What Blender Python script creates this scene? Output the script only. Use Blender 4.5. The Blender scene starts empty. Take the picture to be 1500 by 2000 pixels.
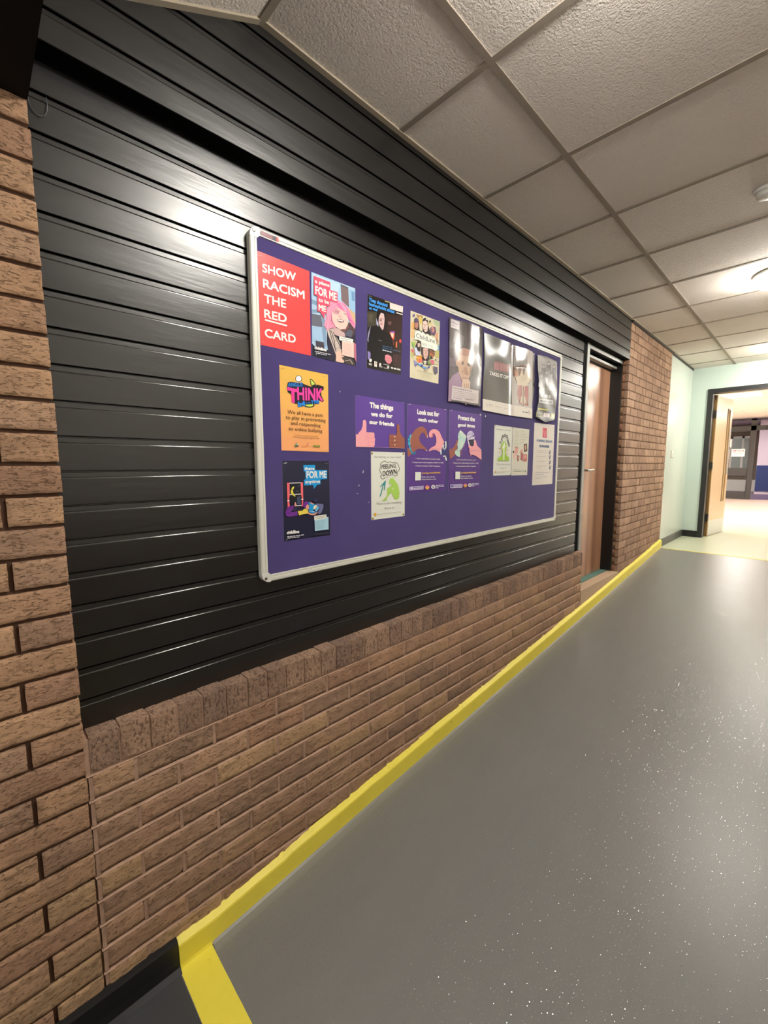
import bpy, bmesh, math, random
from mathutils import Vector, Matrix, noise
from mathutils.geometry import tessellate_polygon

S = bpy.context.scene
COL = S.collection
random.seed(7)

# ------------------------------------------------------------------ camera
# World while building: camera at (0, CY, 0); X runs along the corridor, Y to the
# left (brick face at Y = 0), Z up.  Everything is lifted by LIFT at the very end.
FPX = 826.71
PITCH, ROLL, YAW = 0.11135, 0.00316, 0.79809
CY = -1.303
LIFT = 1.567

def cam_axes():
    cy, sy = math.cos(YAW), math.sin(YAW)
    cp, sp = math.cos(PITCH), math.sin(PITCH)
    cr, sr = math.cos(ROLL), math.sin(ROLL)
    fwd = Vector((cy * cp, sy * cp, -sp))
    right = Vector((sy, -cy, 0))
    down = fwd.cross(right)
    return right * cr + down * sr, -right * sr + down * cr, fwd

AX_R, AX_D, AX_F = cam_axes()
CAM = Vector((0, CY, 0))
cd = bpy.data.cameras.new('camera')
cd.sensor_fit = 'HORIZONTAL'
cd.sensor_width = 36
cd.lens = FPX / 1500 * 36
cd.clip_start = 0.01
cam = bpy.data.objects.new('camera', cd)
COL.objects.link(cam)
m3 = Matrix((AX_R, -AX_D, -AX_F)).transposed()
cam.matrix_world = Matrix.Translation(CAM) @ m3.to_4x4()
S.camera = cam

# ------------------------------------------------------------------ exposure / world
S.view_settings.view_transform = 'Standard'
S.view_settings.look = 'None'
S.view_settings.exposure = 0.95
S.view_settings.gamma = 1.0
S.view_settings.use_curve_mapping = False
W = bpy.data.worlds.new('world')
S.world = W
W.use_nodes = True
W.node_tree.nodes['Background'].inputs[0].default_value = (0.9, 0.95, 1.0, 1)
W.node_tree.nodes['Background'].inputs[1].default_value = 0.03
LAMP_POWER = 62.0        # W of each round corridor lamp (emission strength)
PANEL_POWER = 40.0        # hall light panels

# ------------------------------------------------------------------ helpers
def lin(c):
    return tuple((x / 12.92 if x <= 0.04045 else ((x + 0.055) / 1.055) ** 2.4) for x in (v / 255 for v in c))

def pixel_on_wall(px, py, Y):
    """where the sight line through a photo pixel meets the plane Y"""
    d = AX_R * ((px - 750) / FPX) + AX_D * ((py - 1000) / FPX) + AX_F
    return CAM + d * ((Y - CY) / d.y)

def tag(o, label=None, cat=None, group=None, kind=None):
    if label: o['label'] = label
    if cat: o['category'] = cat
    if group: o['group'] = group
    if kind: o['kind'] = kind
    return o

def empty(name, loc, label=None, cat=None, group=None, kind=None):
    o = bpy.data.objects.new(name, None)
    o.location = loc
    o.empty_display_size = 0.05
    COL.objects.link(o)
    return tag(o, label, cat, group, kind)

def link(name, me, mats, parent=None, origin=None):
    if not isinstance(mats, (list, tuple)): mats = [mats]
    for m in mats: me.materials.append(m)
    o = bpy.data.objects.new(name, me)
    if origin is None:
        xs = [v.co for v in me.vertices]
        lo = Vector((min(v.x for v in xs), min(v.y for v in xs), min(v.z for v in xs)))
        hi = Vector((max(v.x for v in xs), max(v.y for v in xs), max(v.z for v in xs)))
        origin = Vector(((lo.x + hi.x) / 2, (lo.y + hi.y) / 2, lo.z))
    origin = Vector(origin)
    me.transform(Matrix.Translation(-origin))
    o.location = origin
    if parent is not None:
        o.parent = parent
        o.location = origin - parent.location if parent.parent is None else origin - (parent.location + parent.parent.location)
    COL.objects.link(o)
    return o

class MB:
    """collects shapes; one mesh object comes out"""
    def __init__(self):
        self.v, self.f, self.mi, self.col, self.smooth = [], [], [], [], []
        self.c = (1, 1, 1); self.m = 0; self.s = False
    def face(self, idx):
        self.f.append(tuple(idx)); self.mi.append(self.m); self.col.append(self.c); self.smooth.append(self.s)
    def quad(self, a, b, c, d):
        n = len(self.v); self.v += [a, b, c, d]; self.face((n, n + 1, n + 2, n + 3))
    def box(self, x0, x1, y0, y1, z0, z1):
        n = len(self.v)
        self.v += [(x, y, z) for z in (z0, z1) for y in (y0, y1) for x in (x0, x1)]
        for q in ((0, 2, 3, 1), (4, 5, 7, 6), (0, 1, 5, 4), (2, 6, 7, 3), (0, 4, 6, 2), (1, 3, 7, 5)):
            self.face([n + i for i in q])
    def hexa(self, p):
        """eight corners, bottom ring then top ring (counter-clockwise)"""
        n = len(self.v); self.v += [tuple(q) for q in p]
        for q in ((3, 2, 1, 0), (4, 5, 6, 7), (0, 1, 5, 4), (1, 2, 6, 5), (2, 3, 7, 6), (3, 0, 4, 7)):
            self.face([n + i for i in q])
    def prism_x(self, prof, x0, x1, cap=True):
        """profile of (y,z) points swept along X (closed)"""
        n = len(self.v); k = len(prof)
        self.v += [(x0, y, z) for y, z in prof] + [(x1, y, z) for y, z in prof]
        for i in range(k):
            j = (i + 1) % k
            self.face((n + i, n + j, n + k + j, n + k + i))
        if cap:
            self.face([n + i for i in range(k)][::-1]); self.face([n + k + i for i in range(k)])
    def tube(self, pts, r, seg=8):
        rings = []
        for i, p in enumerate(pts):
            p = Vector(p)
            t = (Vector(pts[min(i + 1, len(pts) - 1)]) - Vector(pts[max(i - 1, 0)])).normalized()
            a = t.cross(Vector((0.3, 0.2, 0.93))).normalized(); b = t.cross(a)
            n = len(self.v)
            for k in range(seg):
                w = 2 * math.pi * k / seg
                self.v.append(tuple(p + a * math.cos(w) * r + b * math.sin(w) * r))
            rings.append(n)
        for a, b in zip(rings, rings[1:]):
            for k in range(seg):
                self.face((a + k, a + (k + 1) % seg, b + (k + 1) % seg, b + k))
        self.face([rings[0] + k for k in range(seg)][::-1]); self.face([rings[-1] + k for k in range(seg)])
    def lathe(self, prof, c, axis='z', seg=40):
        """profile (r, h) turned about an axis through c"""
        n = len(self.v)
        for r, h in prof:
            for k in range(seg):
                w = 2 * math.pi * k / seg
                u, v = r * math.cos(w), r * math.sin(w)
                self.v.append((c[0] + u, c[1] + v, c[2] + h) if axis == 'z' else (c[0] + u, c[1] + h, c[2] + v))
        for i in range(len(prof) - 1):
            for k in range(seg):
                a, b = n + i * seg + k, n + i * seg + (k + 1) % seg
                self.face((a, b, b + seg, a + seg))
        self.face([n + k for k in range(seg)][::-1])
        self.face([n + (len(prof) - 1) * seg + k for k in range(seg)])
    def mesh(self, name, fix=True):
        me = bpy.data.meshes.new(name)
        me.from_pydata(self.v, [], self.f)
        me.polygons.foreach_set('material_index', self.mi)
        me.polygons.foreach_set('use_smooth', self.smooth)
        a = me.color_attributes.new('Col', 'FLOAT_COLOR', 'CORNER')
        buf = []
        for p, c in zip(me.polygons, self.col): buf += [c[0], c[1], c[2], 1.0] * len(p.vertices)
        a.data.foreach_set('color', buf)
        if fix:
            bm = bmesh.new(); bm.from_mesh(me)
            bmesh.ops.recalc_face_normals(bm, faces=bm.faces)
            bm.to_mesh(me); bm.free()
        me.update()
        return me
    def build(self, name, mats, parent=None, fix=True, origin=None, bevel=0):
        o = link(name, self.mesh(name, fix), mats, parent, origin)
        if bevel:
            b = o.modifiers.new('bevel', 'BEVEL'); b.width = bevel; b.segments = 2; b.limit_method = 'ANGLE'
        return o

# ------------------------------------------------------------------ materials
def mat(name, color=(200, 200, 200), rough=0.5, metal=0.0, spec=0.5, emis=0, coat=0):
    m = bpy.data.materials.new(name); m.use_nodes = True
    b = m.node_tree.nodes['Principled BSDF']
    c = lin(color)
    b.inputs['Base Color'].default_value = (*c, 1)
    b.inputs['Roughness'].default_value = rough
    b.inputs['Metallic'].default_value = metal
    b.inputs['Specular IOR Level'].default_value = spec
    if coat:
        b.inputs['Coat Weight'].default_value = coat; b.inputs['Coat Roughness'].default_value = 0.17
    if emis:
        b.inputs['Emission Color'].default_value = (*c, 1); b.inputs['Emission Strength'].default_value = emis
    m.diffuse_color = (*c, 1)
    return m

class N:
    """tiny node helper"""
    def __init__(self, m):
        self.m = m; self.t = m.node_tree; self.b = self.t.nodes['Principled BSDF']
    def n(self, kind, **kw):
        o = self.t.nodes.new(kind)
        for k, v in kw.items():
            if k.startswith('i_'):
                key = k[2:]
                o.inputs[int(key) if key.isdigit() else key.replace('_', ' ')].default_value = v
            else: setattr(o, k, v)
        return o
    def l(self, a, b): self.t.links.new(a, b)
    def coord(self, scale=(1, 1, 1), world=False):
        tc = self.n('ShaderNodeNewGeometry').outputs['Position'] if world else self.n('ShaderNodeTexCoord').outputs['Object']
        mp = self.n('ShaderNodeMapping'); mp.inputs['Scale'].default_value = scale
        self.l(tc, mp.inputs['Vector']); return mp.outputs['Vector']
    def noise(self, vec, scale, detail=4, rough=0.55, dist=0):
        o = self.n('ShaderNodeTexNoise'); o.inputs['Scale'].default_value = scale
        o.inputs['Detail'].default_value = detail; o.inputs['Roughness'].default_value = rough
        o.inputs['Distortion'].default_value = dist
        self.l(vec, o.inputs['Vector']); return o.outputs['Fac']
    def ramp(self, fac, stops):
        o = self.n('ShaderNodeValToRGB'); r = o.color_ramp
        while len(r.elements) < len(stops): r.elements.new(0.5)
        for e, (p, c) in zip(r.elements, stops):
            e.position = p; e.color = (*c, 1) if len(c) == 3 else c
        self.l(fac, o.inputs['Fac']); return o.outputs['Color']
    def math(self, op, a, b=None, c=None):
        o = self.n('ShaderNodeMath', operation=op)
        for i, x in enumerate((a, b, c)):
            if x is None: continue
            if isinstance(x, (int, float)): o.inputs[i].default_value = x
            else: self.l(x, o.inputs[i])
        return o.outputs[0]
    def mix(self, fac, a, b, blend='MIX'):
        o = self.n('ShaderNodeMix', data_type='RGBA', blend_type=blend)
        for k, x in ((0, fac), (6, a), (7, b)):
            if isinstance(x, (int, float)): o.inputs[k].default_value = x
            elif isinstance(x, tuple): o.inputs[k].default_value = (*x, 1) if len(x) == 3 else x
            else: self.l(x, o.inputs[k])
        return o.outputs[2]
    def bump(self, h, strength, dist=0.002, chain=None):
        o = self.n('ShaderNodeBump'); o.inputs['Strength'].default_value = strength; o.inputs['Distance'].default_value = dist
        self.l(h, o.inputs['Height'])
        if chain is not None: self.l(chain, o.inputs['Normal'])
        return o.outputs['Normal']
    def vcol(self):
        o = self.n('ShaderNodeAttribute', attribute_name='Col'); return o.outputs['Color']
    def out(self, sock, name): self.l(sock, self.b.inputs[name])

M = {}
# brick: colour per brick, creased drag-faced texture
m = M['brick'] = mat('brick', (150, 112, 84), 0.9, spec=0.25); q = N(m)
v = q.coord((1, 1, 1), world=True)
vs = q.coord((40, 40, 105), world=True)
n1 = q.noise(v, 9, 5, 0.6); n2 = q.noise(vs, 1.5, 5, 0.6, 1.3); n3 = q.noise(v, 260, 3, 0.6)
c = q.mix(1.0, q.vcol(), q.ramp(n1, [(0.25, (0.74, 0.74, 0.76)), (0.7, (1.12, 1.1, 1.06))]), 'MULTIPLY')
c = q.mix(1.0, c, q.ramp(n2, [(0.34, (0.6, 0.56, 0.54)), (0.44, (1, 1, 1))]), 'MULTIPLY')
c = q.mix(q.ramp(n3, [(0.68, (0, 0, 0)), (0.76, (0.3, 0.3, 0.3))]), c, (0.62, 0.5, 0.42))
q.out(c, 'Base Color')
b1 = q.bump(q.ramp(n2, [(0.32, (0, 0, 0)), (0.46, (1, 1, 1))]), 0.9, 0.0025); q.out(q.bump(n3, 0.6, 0.002, b1), 'Normal')
# coping bricks: pitted
m = M['coping_brick'] = mat('coping_brick', (138, 106, 84), 0.9, spec=0.25); q = N(m)
v = q.coord((1, 1, 1), world=True); vp = q.coord((75, 75, 45), world=True)
n1 = q.noise(v, 14, 4); n2 = q.noise(vp, 1.7, 5, 0.6); n3 = q.noise(v, 300, 2)
c = q.mix(1.0, q.vcol(), q.ramp(n1, [(0.3, (0.75, 0.75, 0.78)), (0.7, (1.1, 1.1, 1.1))]), 'MULTIPLY')
c = q.mix(1.0, c, q.ramp(n2, [(0.38, (0.45, 0.42, 0.42)), (0.5, (1, 1, 1))]), 'MULTIPLY')
c = q.mix(q.ramp(n3, [(0.7, (0, 0, 0)), (0.78, (0.5, 0.5, 0.5))]), c, (0.75, 0.68, 0.6))
q.out(c, 'Base Color'); q.out(q.bump(n2, 1.0, 0.006), 'Normal')
# mortar
m = M['mortar'] = mat('mortar', (168, 132, 112), 0.95, spec=0.2); q = N(m)
v = q.coord((1, 1, 1), world=True); n1 = q.noise(v, 25, 5); n3 = q.noise(v, 300, 3)
q.out(q.mix(1.0, lin((178, 146, 126)), q.ramp(n1, [(0.3, (0.75, 0.75, 0.75)), (0.7, (1.1, 1.1, 1.1))]), 'MULTIPLY'), 'Base Color')
q.out(q.bump(n3, 0.6, 0.001), 'Normal')
M['mortar_far'] = mat('mortar_far', (122, 96, 80), 0.95, spec=0.1)
m = M['mortar_dark'] = mat('mortar_dark', (92, 70, 58), 0.95, spec=0.1)
# black painted cladding
m = M['cladding'] = mat('cladding', (12, 12, 14), 0.36, spec=1.0); q = N(m)
v = q.coord((1, 1, 1), world=True); vs = q.coord((2.2, 9, 14), world=True)
n1 = q.noise(vs, 1.3, 4, 0.6); n2 = q.noise(v, 7, 5, 0.65); n3 = q.noise(v, 420, 2)
q.out(q.mix(q.ramp(n2, [(0.45, (0, 0, 0)), (0.8, (0.3, 0.3, 0.3))]), lin((9, 9, 11)), lin((26, 26, 28))), 'Base Color')
r = q.math('MULTIPLY_ADD', n1, 0.12, 0.275); q.out(r, 'Roughness')
q.out(q.bump(n1, 0.12, 0.01, q.bump(n3, 0.08, 0.0006)), 'Normal')
M['cladding_edge'] = mat('cladding_edge', (16, 16, 18), 0.14, spec=1.0)
m = M['black_gap'] = mat('black_gap', (6, 6, 7), 0.8, spec=0.1)
m = M['soffit_black'] = mat('soffit_black', (12, 11, 11), 0.7, spec=0.2)
# ceiling tile: rough plaster
m = M['ceiling_tile'] = mat('ceiling_tile', (215, 207, 198), 0.85, spec=0.3); q = N(m)
v = q.coord((1, 1, 1), world=True)
n1 = q.noise(v, 115, 4, 0.6, 0.1); n2 = q.noise(v, 2.5, 3); n3 = q.noise(v, 210, 3)
q.out(q.mix(n2, lin((226, 218, 210)), lin((238, 230, 222))), 'Base Color')
q.out(q.bump(n1, 1.0, 0.010, q.bump(n3, 0.5, 0.003)), 'Normal'); 
m = M['ceiling_grid'] = mat('ceiling_grid', (150, 140, 128), 0.7, spec=0.3); q = N(m)
v = q.coord((1, 1, 1), world=True); n3 = q.noise(v, 350, 3); q.out(q.bump(n3, 0.4, 0.001), 'Normal')
m = M['ceiling_edge'] = mat('ceiling_edge', (172, 160, 142), 0.7)
# floor: grey sparkle vinyl
def vinyl(name, c1, c2, rough, glitter=True):
    m = M[name] = mat(name, c1, rough, spec=0.5); q = N(m)
    v = q.coord((1, 1, 1), world=True); vs = q.coord((3, 12, 3), world=True)
    n1 = q.noise(v, 1.1, 4); n2 = q.noise(vs, 1.4, 4); n3 = q.noise(v, 500, 2)
    base = q.mix(q.mix(0.5, n1, n2), lin(c1), lin(c2))
    if glitter:
        vo = q.n('ShaderNodeTexVoronoi', voronoi_dimensions='2D'); vo.inputs['Scale'].default_value = 85
        q.l(v, vo.inputs['Vector'])
        near = q.math('LESS_THAN', vo.outputs['Distance'], 0.06)
        sub = q.n('ShaderNodeVectorMath', operation='SUBTRACT'); sub.inputs[1].default_value = (0.5, 0.5, 0.5)
        q.l(vo.outputs['Color'], sub.inputs[0])
        mul = q.n('ShaderNodeVectorMath', operation='MULTIPLY'); mul.inputs[1].default_value = (0.5, 0.5, 0.0)
        q.l(sub.outputs[0], mul.inputs[0])
        sc = q.n('ShaderNodeVectorMath', operation='SCALE'); q.l(mul.outputs[0], sc.inputs[0]); q.l(near, sc.inputs['Scale'])
        geo = q.n('ShaderNodeNewGeometry')
        bp = q.bump(n3, 0.25, 0.0008)
        add = q.n('ShaderNodeVectorMath', operation='ADD'); q.l(bp, add.inputs[0]); q.l(sc.outputs[0], add.inputs[1])
        nm = q.n('ShaderNodeVectorMath', operation='NORMALIZE'); q.l(add.outputs[0], nm.inputs[0])
        q.out(nm.outputs[0], 'Normal')
        q.out(q.mix(near, base, (0.8, 0.8, 0.8)), 'Base Color')
        q.out(near, 'Metallic')
        q.out(q.math('MULTIPLY_ADD', near, 0.12 - rough, rough), 'Roughness')
    else:
        q.out(base, 'Base Color'); q.out(q.bump(n3, 0.2, 0.0008), 'Normal')
vinyl('floor_grey', (112, 112, 110), (126, 125, 122), 0.35)
vinyl('floor_dark', (58, 59, 62), (66, 67, 70), 0.45, False)
vinyl('floor_green', (194, 200, 174), (204, 208, 184), 0.3, False)
vinyl('floor_cream', (214, 190, 176), (224, 202, 190), 0.3, False)
vinyl('floor_purple', (96, 76, 98), (104, 84, 104), 0.3, False)
m = M['yellow'] = mat('yellow', (222, 204, 52), 0.45); q = N(m)
v = q.coord((1, 1, 1), world=True); n1 = q.noise(v, 18, 5, 0.7)
q.out(q.ramp(n1, [(0.26, lin((190, 178, 60))), (0.36, lin((232, 216, 74))), (0.8, lin((238, 223, 84)))]), 'Base Color')
M['skirt_black'] = mat('skirt_black', (22, 22, 24), 0.4)
M['skirt_grey'] = mat('skirt_grey', (74, 78, 74), 0.5)
m = M['green_paint'] = mat('green_paint', (208, 218, 208), 0.22, spec=0.5); q = N(m)
v = q.coord((1, 1, 1), world=True); q.out(q.bump(q.noise(v, 60, 3), 0.08, 0.001), 'Normal')
M['far_paint'] = mat('far_paint', (200, 216, 208), 0.4)
M['pale_wall'] = mat('pale_wall', (236, 232, 224), 0.7)
M['dark_wall'] = mat('dark_wall', (128, 108, 92), 0.8, spec=0.2)
M['cream_wall'] = mat('cream_wall', (236, 228, 216), 0.7)
m = M['cream_ceiling'] = mat('cream_ceiling', (242, 230, 214), 0.8)
M['dark_frame'] = mat('dark_frame', (34, 35, 36), 0.4)
M['black_wood'] = mat('black_wood', (16, 17, 19), 0.35)
M['screen_frame'] = mat('screen_frame', (52, 50, 50), 0.45)
M['steel'] = mat('steel', (176, 178, 176), 0.3, metal=1.0)
M['alu_grey'] = mat('alu_grey', (158, 160, 156), 0.45, metal=0.5)
M['alu_white'] = mat('alu_white', (216, 216, 206), 0.4, metal=0.15)
M['alu_side'] = mat('alu_side', (92, 90, 82), 0.35, metal=0.8)
M['plastic_grey'] = mat('plastic_grey', (214, 214, 208), 0.35)
M['plastic_white'] = mat('plastic_white', (228, 230, 222), 0.35)
M['lilac'] = mat('lilac', (196, 178, 190), 0.7)
M['navy'] = mat('navy', (30, 46, 100), 0.5)
M['brown_wall'] = mat('brown_wall', (120, 106, 92), 0.8)
M['brass'] = mat('brass', (180, 150, 70), 0.3, metal=1.0)
M['stone'] = mat('stone', (186, 160, 134), 0.75)
M['teal'] = mat('teal', (92, 128, 118), 0.6)
def glass(name, c):
    m = M[name] = mat(name, c, 0.03); b = m.node_tree.nodes['Principled BSDF']
    b.inputs['Transmission Weight'].default_value = 1.0; b.inputs['IOR'].default_value = 1.1
glass('glass', (235, 236, 236))
# wood doors
def wood(name, c1, c2, rough, bands=True):
    m = M[name] = mat(name, c1, rough, spec=0.5); q = N(m)
    v = q.coord((1, 1, 1), world=True); vs = q.coord((70, 70, 2.2), world=True); vw = q.coord((7, 0.01, 0.01), world=True)
    n1 = q.noise(vs, 1.5, 5, 0.6, 0.3); n2 = q.noise(vw, 1.0, 1)
    c = q.mix(n1, lin(c1), lin(c2))
    if bands: c = q.mix(1.0, c, q.ramp(n2, [(0.35, (0.72, 0.7, 0.7)), (0.48, (1, 1, 1)), (0.6, (1.1, 1.08, 1.05))]), 'MULTIPLY')
    q.out(c, 'Base Color')
wood('door_wood', (150, 108, 84), (178, 136, 108), 0.24)
wood('door_maple', (206, 170, 126), (220, 188, 146), 0.3, False)
wood('lipping', (120, 92, 48), (140, 108, 60), 0.4, False)
# felt
m = M['felt'] = mat('felt', (76, 66, 140), 0.9, spec=0.25); q = N(m)
v = q.coord((1, 1, 1), world=True); n1 = q.noise(v, 900, 2); n2 = q.noise(v, 5, 4); n3 = q.noise(q.coord((160, 160, 160), world=True), 1, 4, 0.8)
q.out(q.mix(n2, lin((64, 54, 108)), lin((76, 64, 122))), 'Base Color'); q.out(q.bump(n1, 0.5, 0.001), 'Normal')
b = m.node_tree.nodes['Principled BSDF']; b.inputs['Sheen Weight'].default_value = 0.15; b.inputs['Sheen Roughness'].default_value = 0.5
# printed paper, colour from the print
def printed(name, rough, spec=0.5, coat=0):
    m = M[name] = mat(name, (255, 255, 255), rough, spec=spec, coat=coat); q = N(m); q.out(q.vcol(), 'Base Color')
printed('print_matt', 0.5, 0.4)
printed('print_satin', 0.3, 0.5)
printed('print_gloss', 0.22, 0.8, 1.0)

# lamps
def emit(name, c, s):
    m = M[name] = bpy.data.materials.new(name); m.use_nodes = True
    t = m.node_tree; t.nodes.clear()
    e = t.nodes.new('ShaderNodeEmission'); o = t.nodes.new('ShaderNodeOutputMaterial')
    e.inputs[0].default_value = (*lin(c), 1); e.inputs[1].default_value = s
    t.links.new(e.outputs[0], o.inputs[0])
emit('lamp_glow', (255, 250, 240), LAMP_POWER)
emit('panel_glow', (255, 252, 246), PANEL_POWER)

# ------------------------------------------------------------------ levels
FL0, FL1 = -1.567, -1.02            # floor before and after the ramp
RX0, RX1 = 0.45, 5.95
def floor_z(x):
    if x <= RX0: return FL0
    if x >= RX1: return FL1
    return FL0 + (FL1 - FL0) * (x - RX0) / (RX1 - RX0)
def ceil_z(x):
    if x < 0.745: return 1.341 - 0.49 * (0.745 - x)
    return 1.341 - 0.0095 * (x - 0.745)
XP = 0.160          # edge of the pier
XE = 3.54           # end of the low wall
XC0, XC1 = 4.44, 5.98   # brick column beyond the door
XF = 7.20           # end wall
YR = -2.20          # far side of the corridor (behind the picture edge)
YS = 0.055          # face of the recessed slats

# ------------------------------------------------------------------ floor
def slab(name, pts, m, thick=0.15):
    b = MB(); n = len(pts)
    for (x, z), (x2, z2) in zip(pts, pts[1:]):
        b.hexa([(x, YR - 0.1, z - thick), (x2, YR - 0.1, z2 - thick), (x2, 0.02, z2 - thick), (x, 0.02, z - thick),
                (x, YR - 0.1, z), (x2, YR - 0.1, z2), (x2, 0.02, z2), (x, 0.02, z)])
    o = b.build(name, M[m]); return tag(o, kind='structure')
slab('floor', [(XP + 0.185, FL0), (RX0, FL0), (RX1, FL1), (5.97, FL1)], 'floor_grey')
slab('floor', [(-3.0, FL0), (XP + 0.185, FL0)], 'floor_dark')
b = MB(); b.box(5.97, 7.35, -2.3, 0.05, FL1 - 0.15, FL1); tag(b.build('floor', M['floor_green']), kind='structure')
b = MB(); b.box(7.35, 9.85, -4, 4, FL1 - 0.15, FL1); tag(b.build('floor', M['floor_green']), kind='structure')
b = MB(); b.box(9.85, 15.9, -4, 4, FL1 - 0.15, FL1); tag(b.build('floor', M['floor_cream']), kind='structure')
b = MB(); b.box(15.9, 26, -4, 4, FL1 - 0.15, FL1); tag(b.build('floor', M['floor_purple']), kind='structure')

# coved grey upstand of the vinyl against the yellow skirting
b = MB(); b.s = True
K = 40
for i in range(K):
    xa, xb = 0.45 + (XC1 - 0.01 - 0.45) * i / K, 0.45 + (XC1 - 0.01 - 0.45) * (i + 1) / K
    prof = [(-0.022, 0.012), (-0.026, 0.007), (-0.034, 0.003), (-0.05, 0.0008), (-0.06, 0.0003)]
    for (y0, h0), (y1, h1) in zip(prof, prof[1:]):
        b.quad((xa, y0, floor_z(xa) + h0), (xb, y0, floor_z(xb) + h0), (xb, y1, floor_z(xb) + h1), (xa, y1, floor_z(xa) + h1))
tag(b.build('trim_1', mat('cove_grey', (128, 126, 121), 0.4)), kind='structure')

# yellow skirting: face with a bright cap, slightly uneven top edge
b = MB()
K = 150; x0, x1 = 0.350, XC1 + 0.0
def skirt_top(x):
    w = 0.0018 * noise.noise((x * 9, 3, 1)) + 0.0012 * noise.noise((x * 60, 7, 2))
    rise = 0.010 if x > 5.6 else 0.0
    h = 0.094 + w + rise
    if x < 0.75: h -= 0.004
    return floor_z(x) + h
for i in range(K):
    xa, xb = x0 + (x1 - x0) * i / K, x0 + (x1 - x0) * (i + 1) / K
    def ring(x):
        f, t = floor_z(x), skirt_top(x)
        return [(x, 0.004, f), (x, -0.028, f), (x, -0.0245, f + 0.010), (x, -0.0225, t - 0.019), (x, -0.0205, t - 0.0135), (x, 0.004, t)]
    A, B = ring(xa), ring(xb)
    for k in range(5): b.quad(A[k], B[k], B[k + 1], A[k + 1])
    if i == 0: n = len(b.v); b.v += A; b.face(range(n, n + 6))
    if i == K - 1: n = len(b.v); b.v += B; b.face(range(n, n + 6))
tag(b.build('baseboard_left', M['yellow']), 'yellow painted skirting climbing along the ramp', kind='structure')
# black skirting before the ramp
b = MB()
b.prism_x([(0.004, FL0), (-0.045, FL0 + 0.001), (-0.026, FL0 + 0.008), (-0.020, FL0 + 0.03), (-0.017, FL0 + 0.083), (-0.012, FL0 + 0.09), (0.004, FL0 + 0.093)], -2.0, 0.349)
tag(b.build('baseboard_left', M['skirt_black']), kind='structure')
# grey skirting on the green walls
b = MB(); b.box(XC1 + 0.002, XF - 0.002, -0.004, 0.03, FL1, FL1 + 0.088)
tag(b.build('baseboard_left', M['skirt_grey']), kind='structure')
b = MB(); b.box(XF - 0.014, XF + 0.01, -0.17, -0.005, FL1, FL1 + 0.088)
tag(b.build('baseboard_back', M['skirt_black']), kind='structure')

# ------------------------------------------------------------------ brickwork
COURSE = 0.0755
ZC0 = -0.826            # joint under the coping
PAL = [(176, 141, 112), (172, 137, 110), (182, 147, 117), (166, 131, 107), (176, 143, 117), (160, 129, 107)]
PAL_LOW = [(170, 138, 112), (162, 131, 108), (176, 143, 114), (154, 126, 106), (170, 136, 111), (160, 131, 109), (180, 148, 115)]
PAL_FAR = [(176, 145, 122), (170, 139, 118), (182, 151, 128), (164, 134, 114)]
def brick(b, x0, x1, z0, z1, depth, pal, res, amp=0.0016, y=0.0, rim=0.003, rimb=0.0):
    """one drag-faced brick: rough front, rounded arrises, sides back into the mortar"""
    c = lin(random.choice(pal)); k = random.uniform(0.93, 1.07)
    b.c = tuple(v * k for v in c)
    dy = random.uniform(-0.0012, 0.0012); tilt = random.uniform(-0.0012, 0.0012)
    nx = max(3, int((x1 - x0) / res)); nz = max(3, int((z1 - z0) / res))
    n = len(b.v); sd = random.uniform(0, 90)
    for j in range(nz + 1):
        for i in range(nx + 1):
            u, w = i / nx, j / nz
            X, Z = x0 + (x1 - x0) * u, z0 + (z1 - z0) * w
            e = min(i, nx - i, j, nz - j)
            if rimb and j < 2: Y0 = rimb * (1.0 if j == 0 else 0.12)
            else: Y0 = 0
            Y = y + dy + tilt * (u - .5) + (amp * noise.noise((X * 70 + sd, sd, Z * 170)) + amp * 0.8 * noise.noise((X * 25 + sd, sd, Z * 40)) if amp else 0)
            if e == 0:
                Y += max(rim, Y0)
                Y0 = 0
                X += 0.0010 * noise.noise((X * 80, Z * 80, sd)); Z += 0.0012 * noise.noise((X * 60, Z * 90, sd + 9))
            b.v.append((X, Y + Y0, Z))
    for j in range(nz):
        for i in range(nx):
            a = n + j * (nx + 1) + i
            b.face((a, a + 1, a + nx + 2, a + nx + 1))
    edge = [n + i for i in range(nx + 1)] + [n + j * (nx + 1) + nx for j in range(1, nz + 1)] + \
           [n + nz * (nx + 1) + i for i in range(nx - 1, -1, -1)] + [n + j * (nx + 1) for j in range(nz - 1, 0, -1)]
    k0 = len(b.v); L = len(edge); sm = b.s
    b.v += [b.v[e] for e in edge]
    b.v += [(b.v[e][0], y + depth, b.v[e][2]) for e in edge]
    b.s = False
    for i in range(L):
        b.face((k0 + i, k0 + L + i, k0 + L + (i + 1) % L, k0 + (i + 1) % L))
    b.s = sm

def course_z(k):
    """top of course k below the coping joint (k < 0 goes up the pier)"""
    return ZC0 - COURSE * k
J = 0.010
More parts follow.
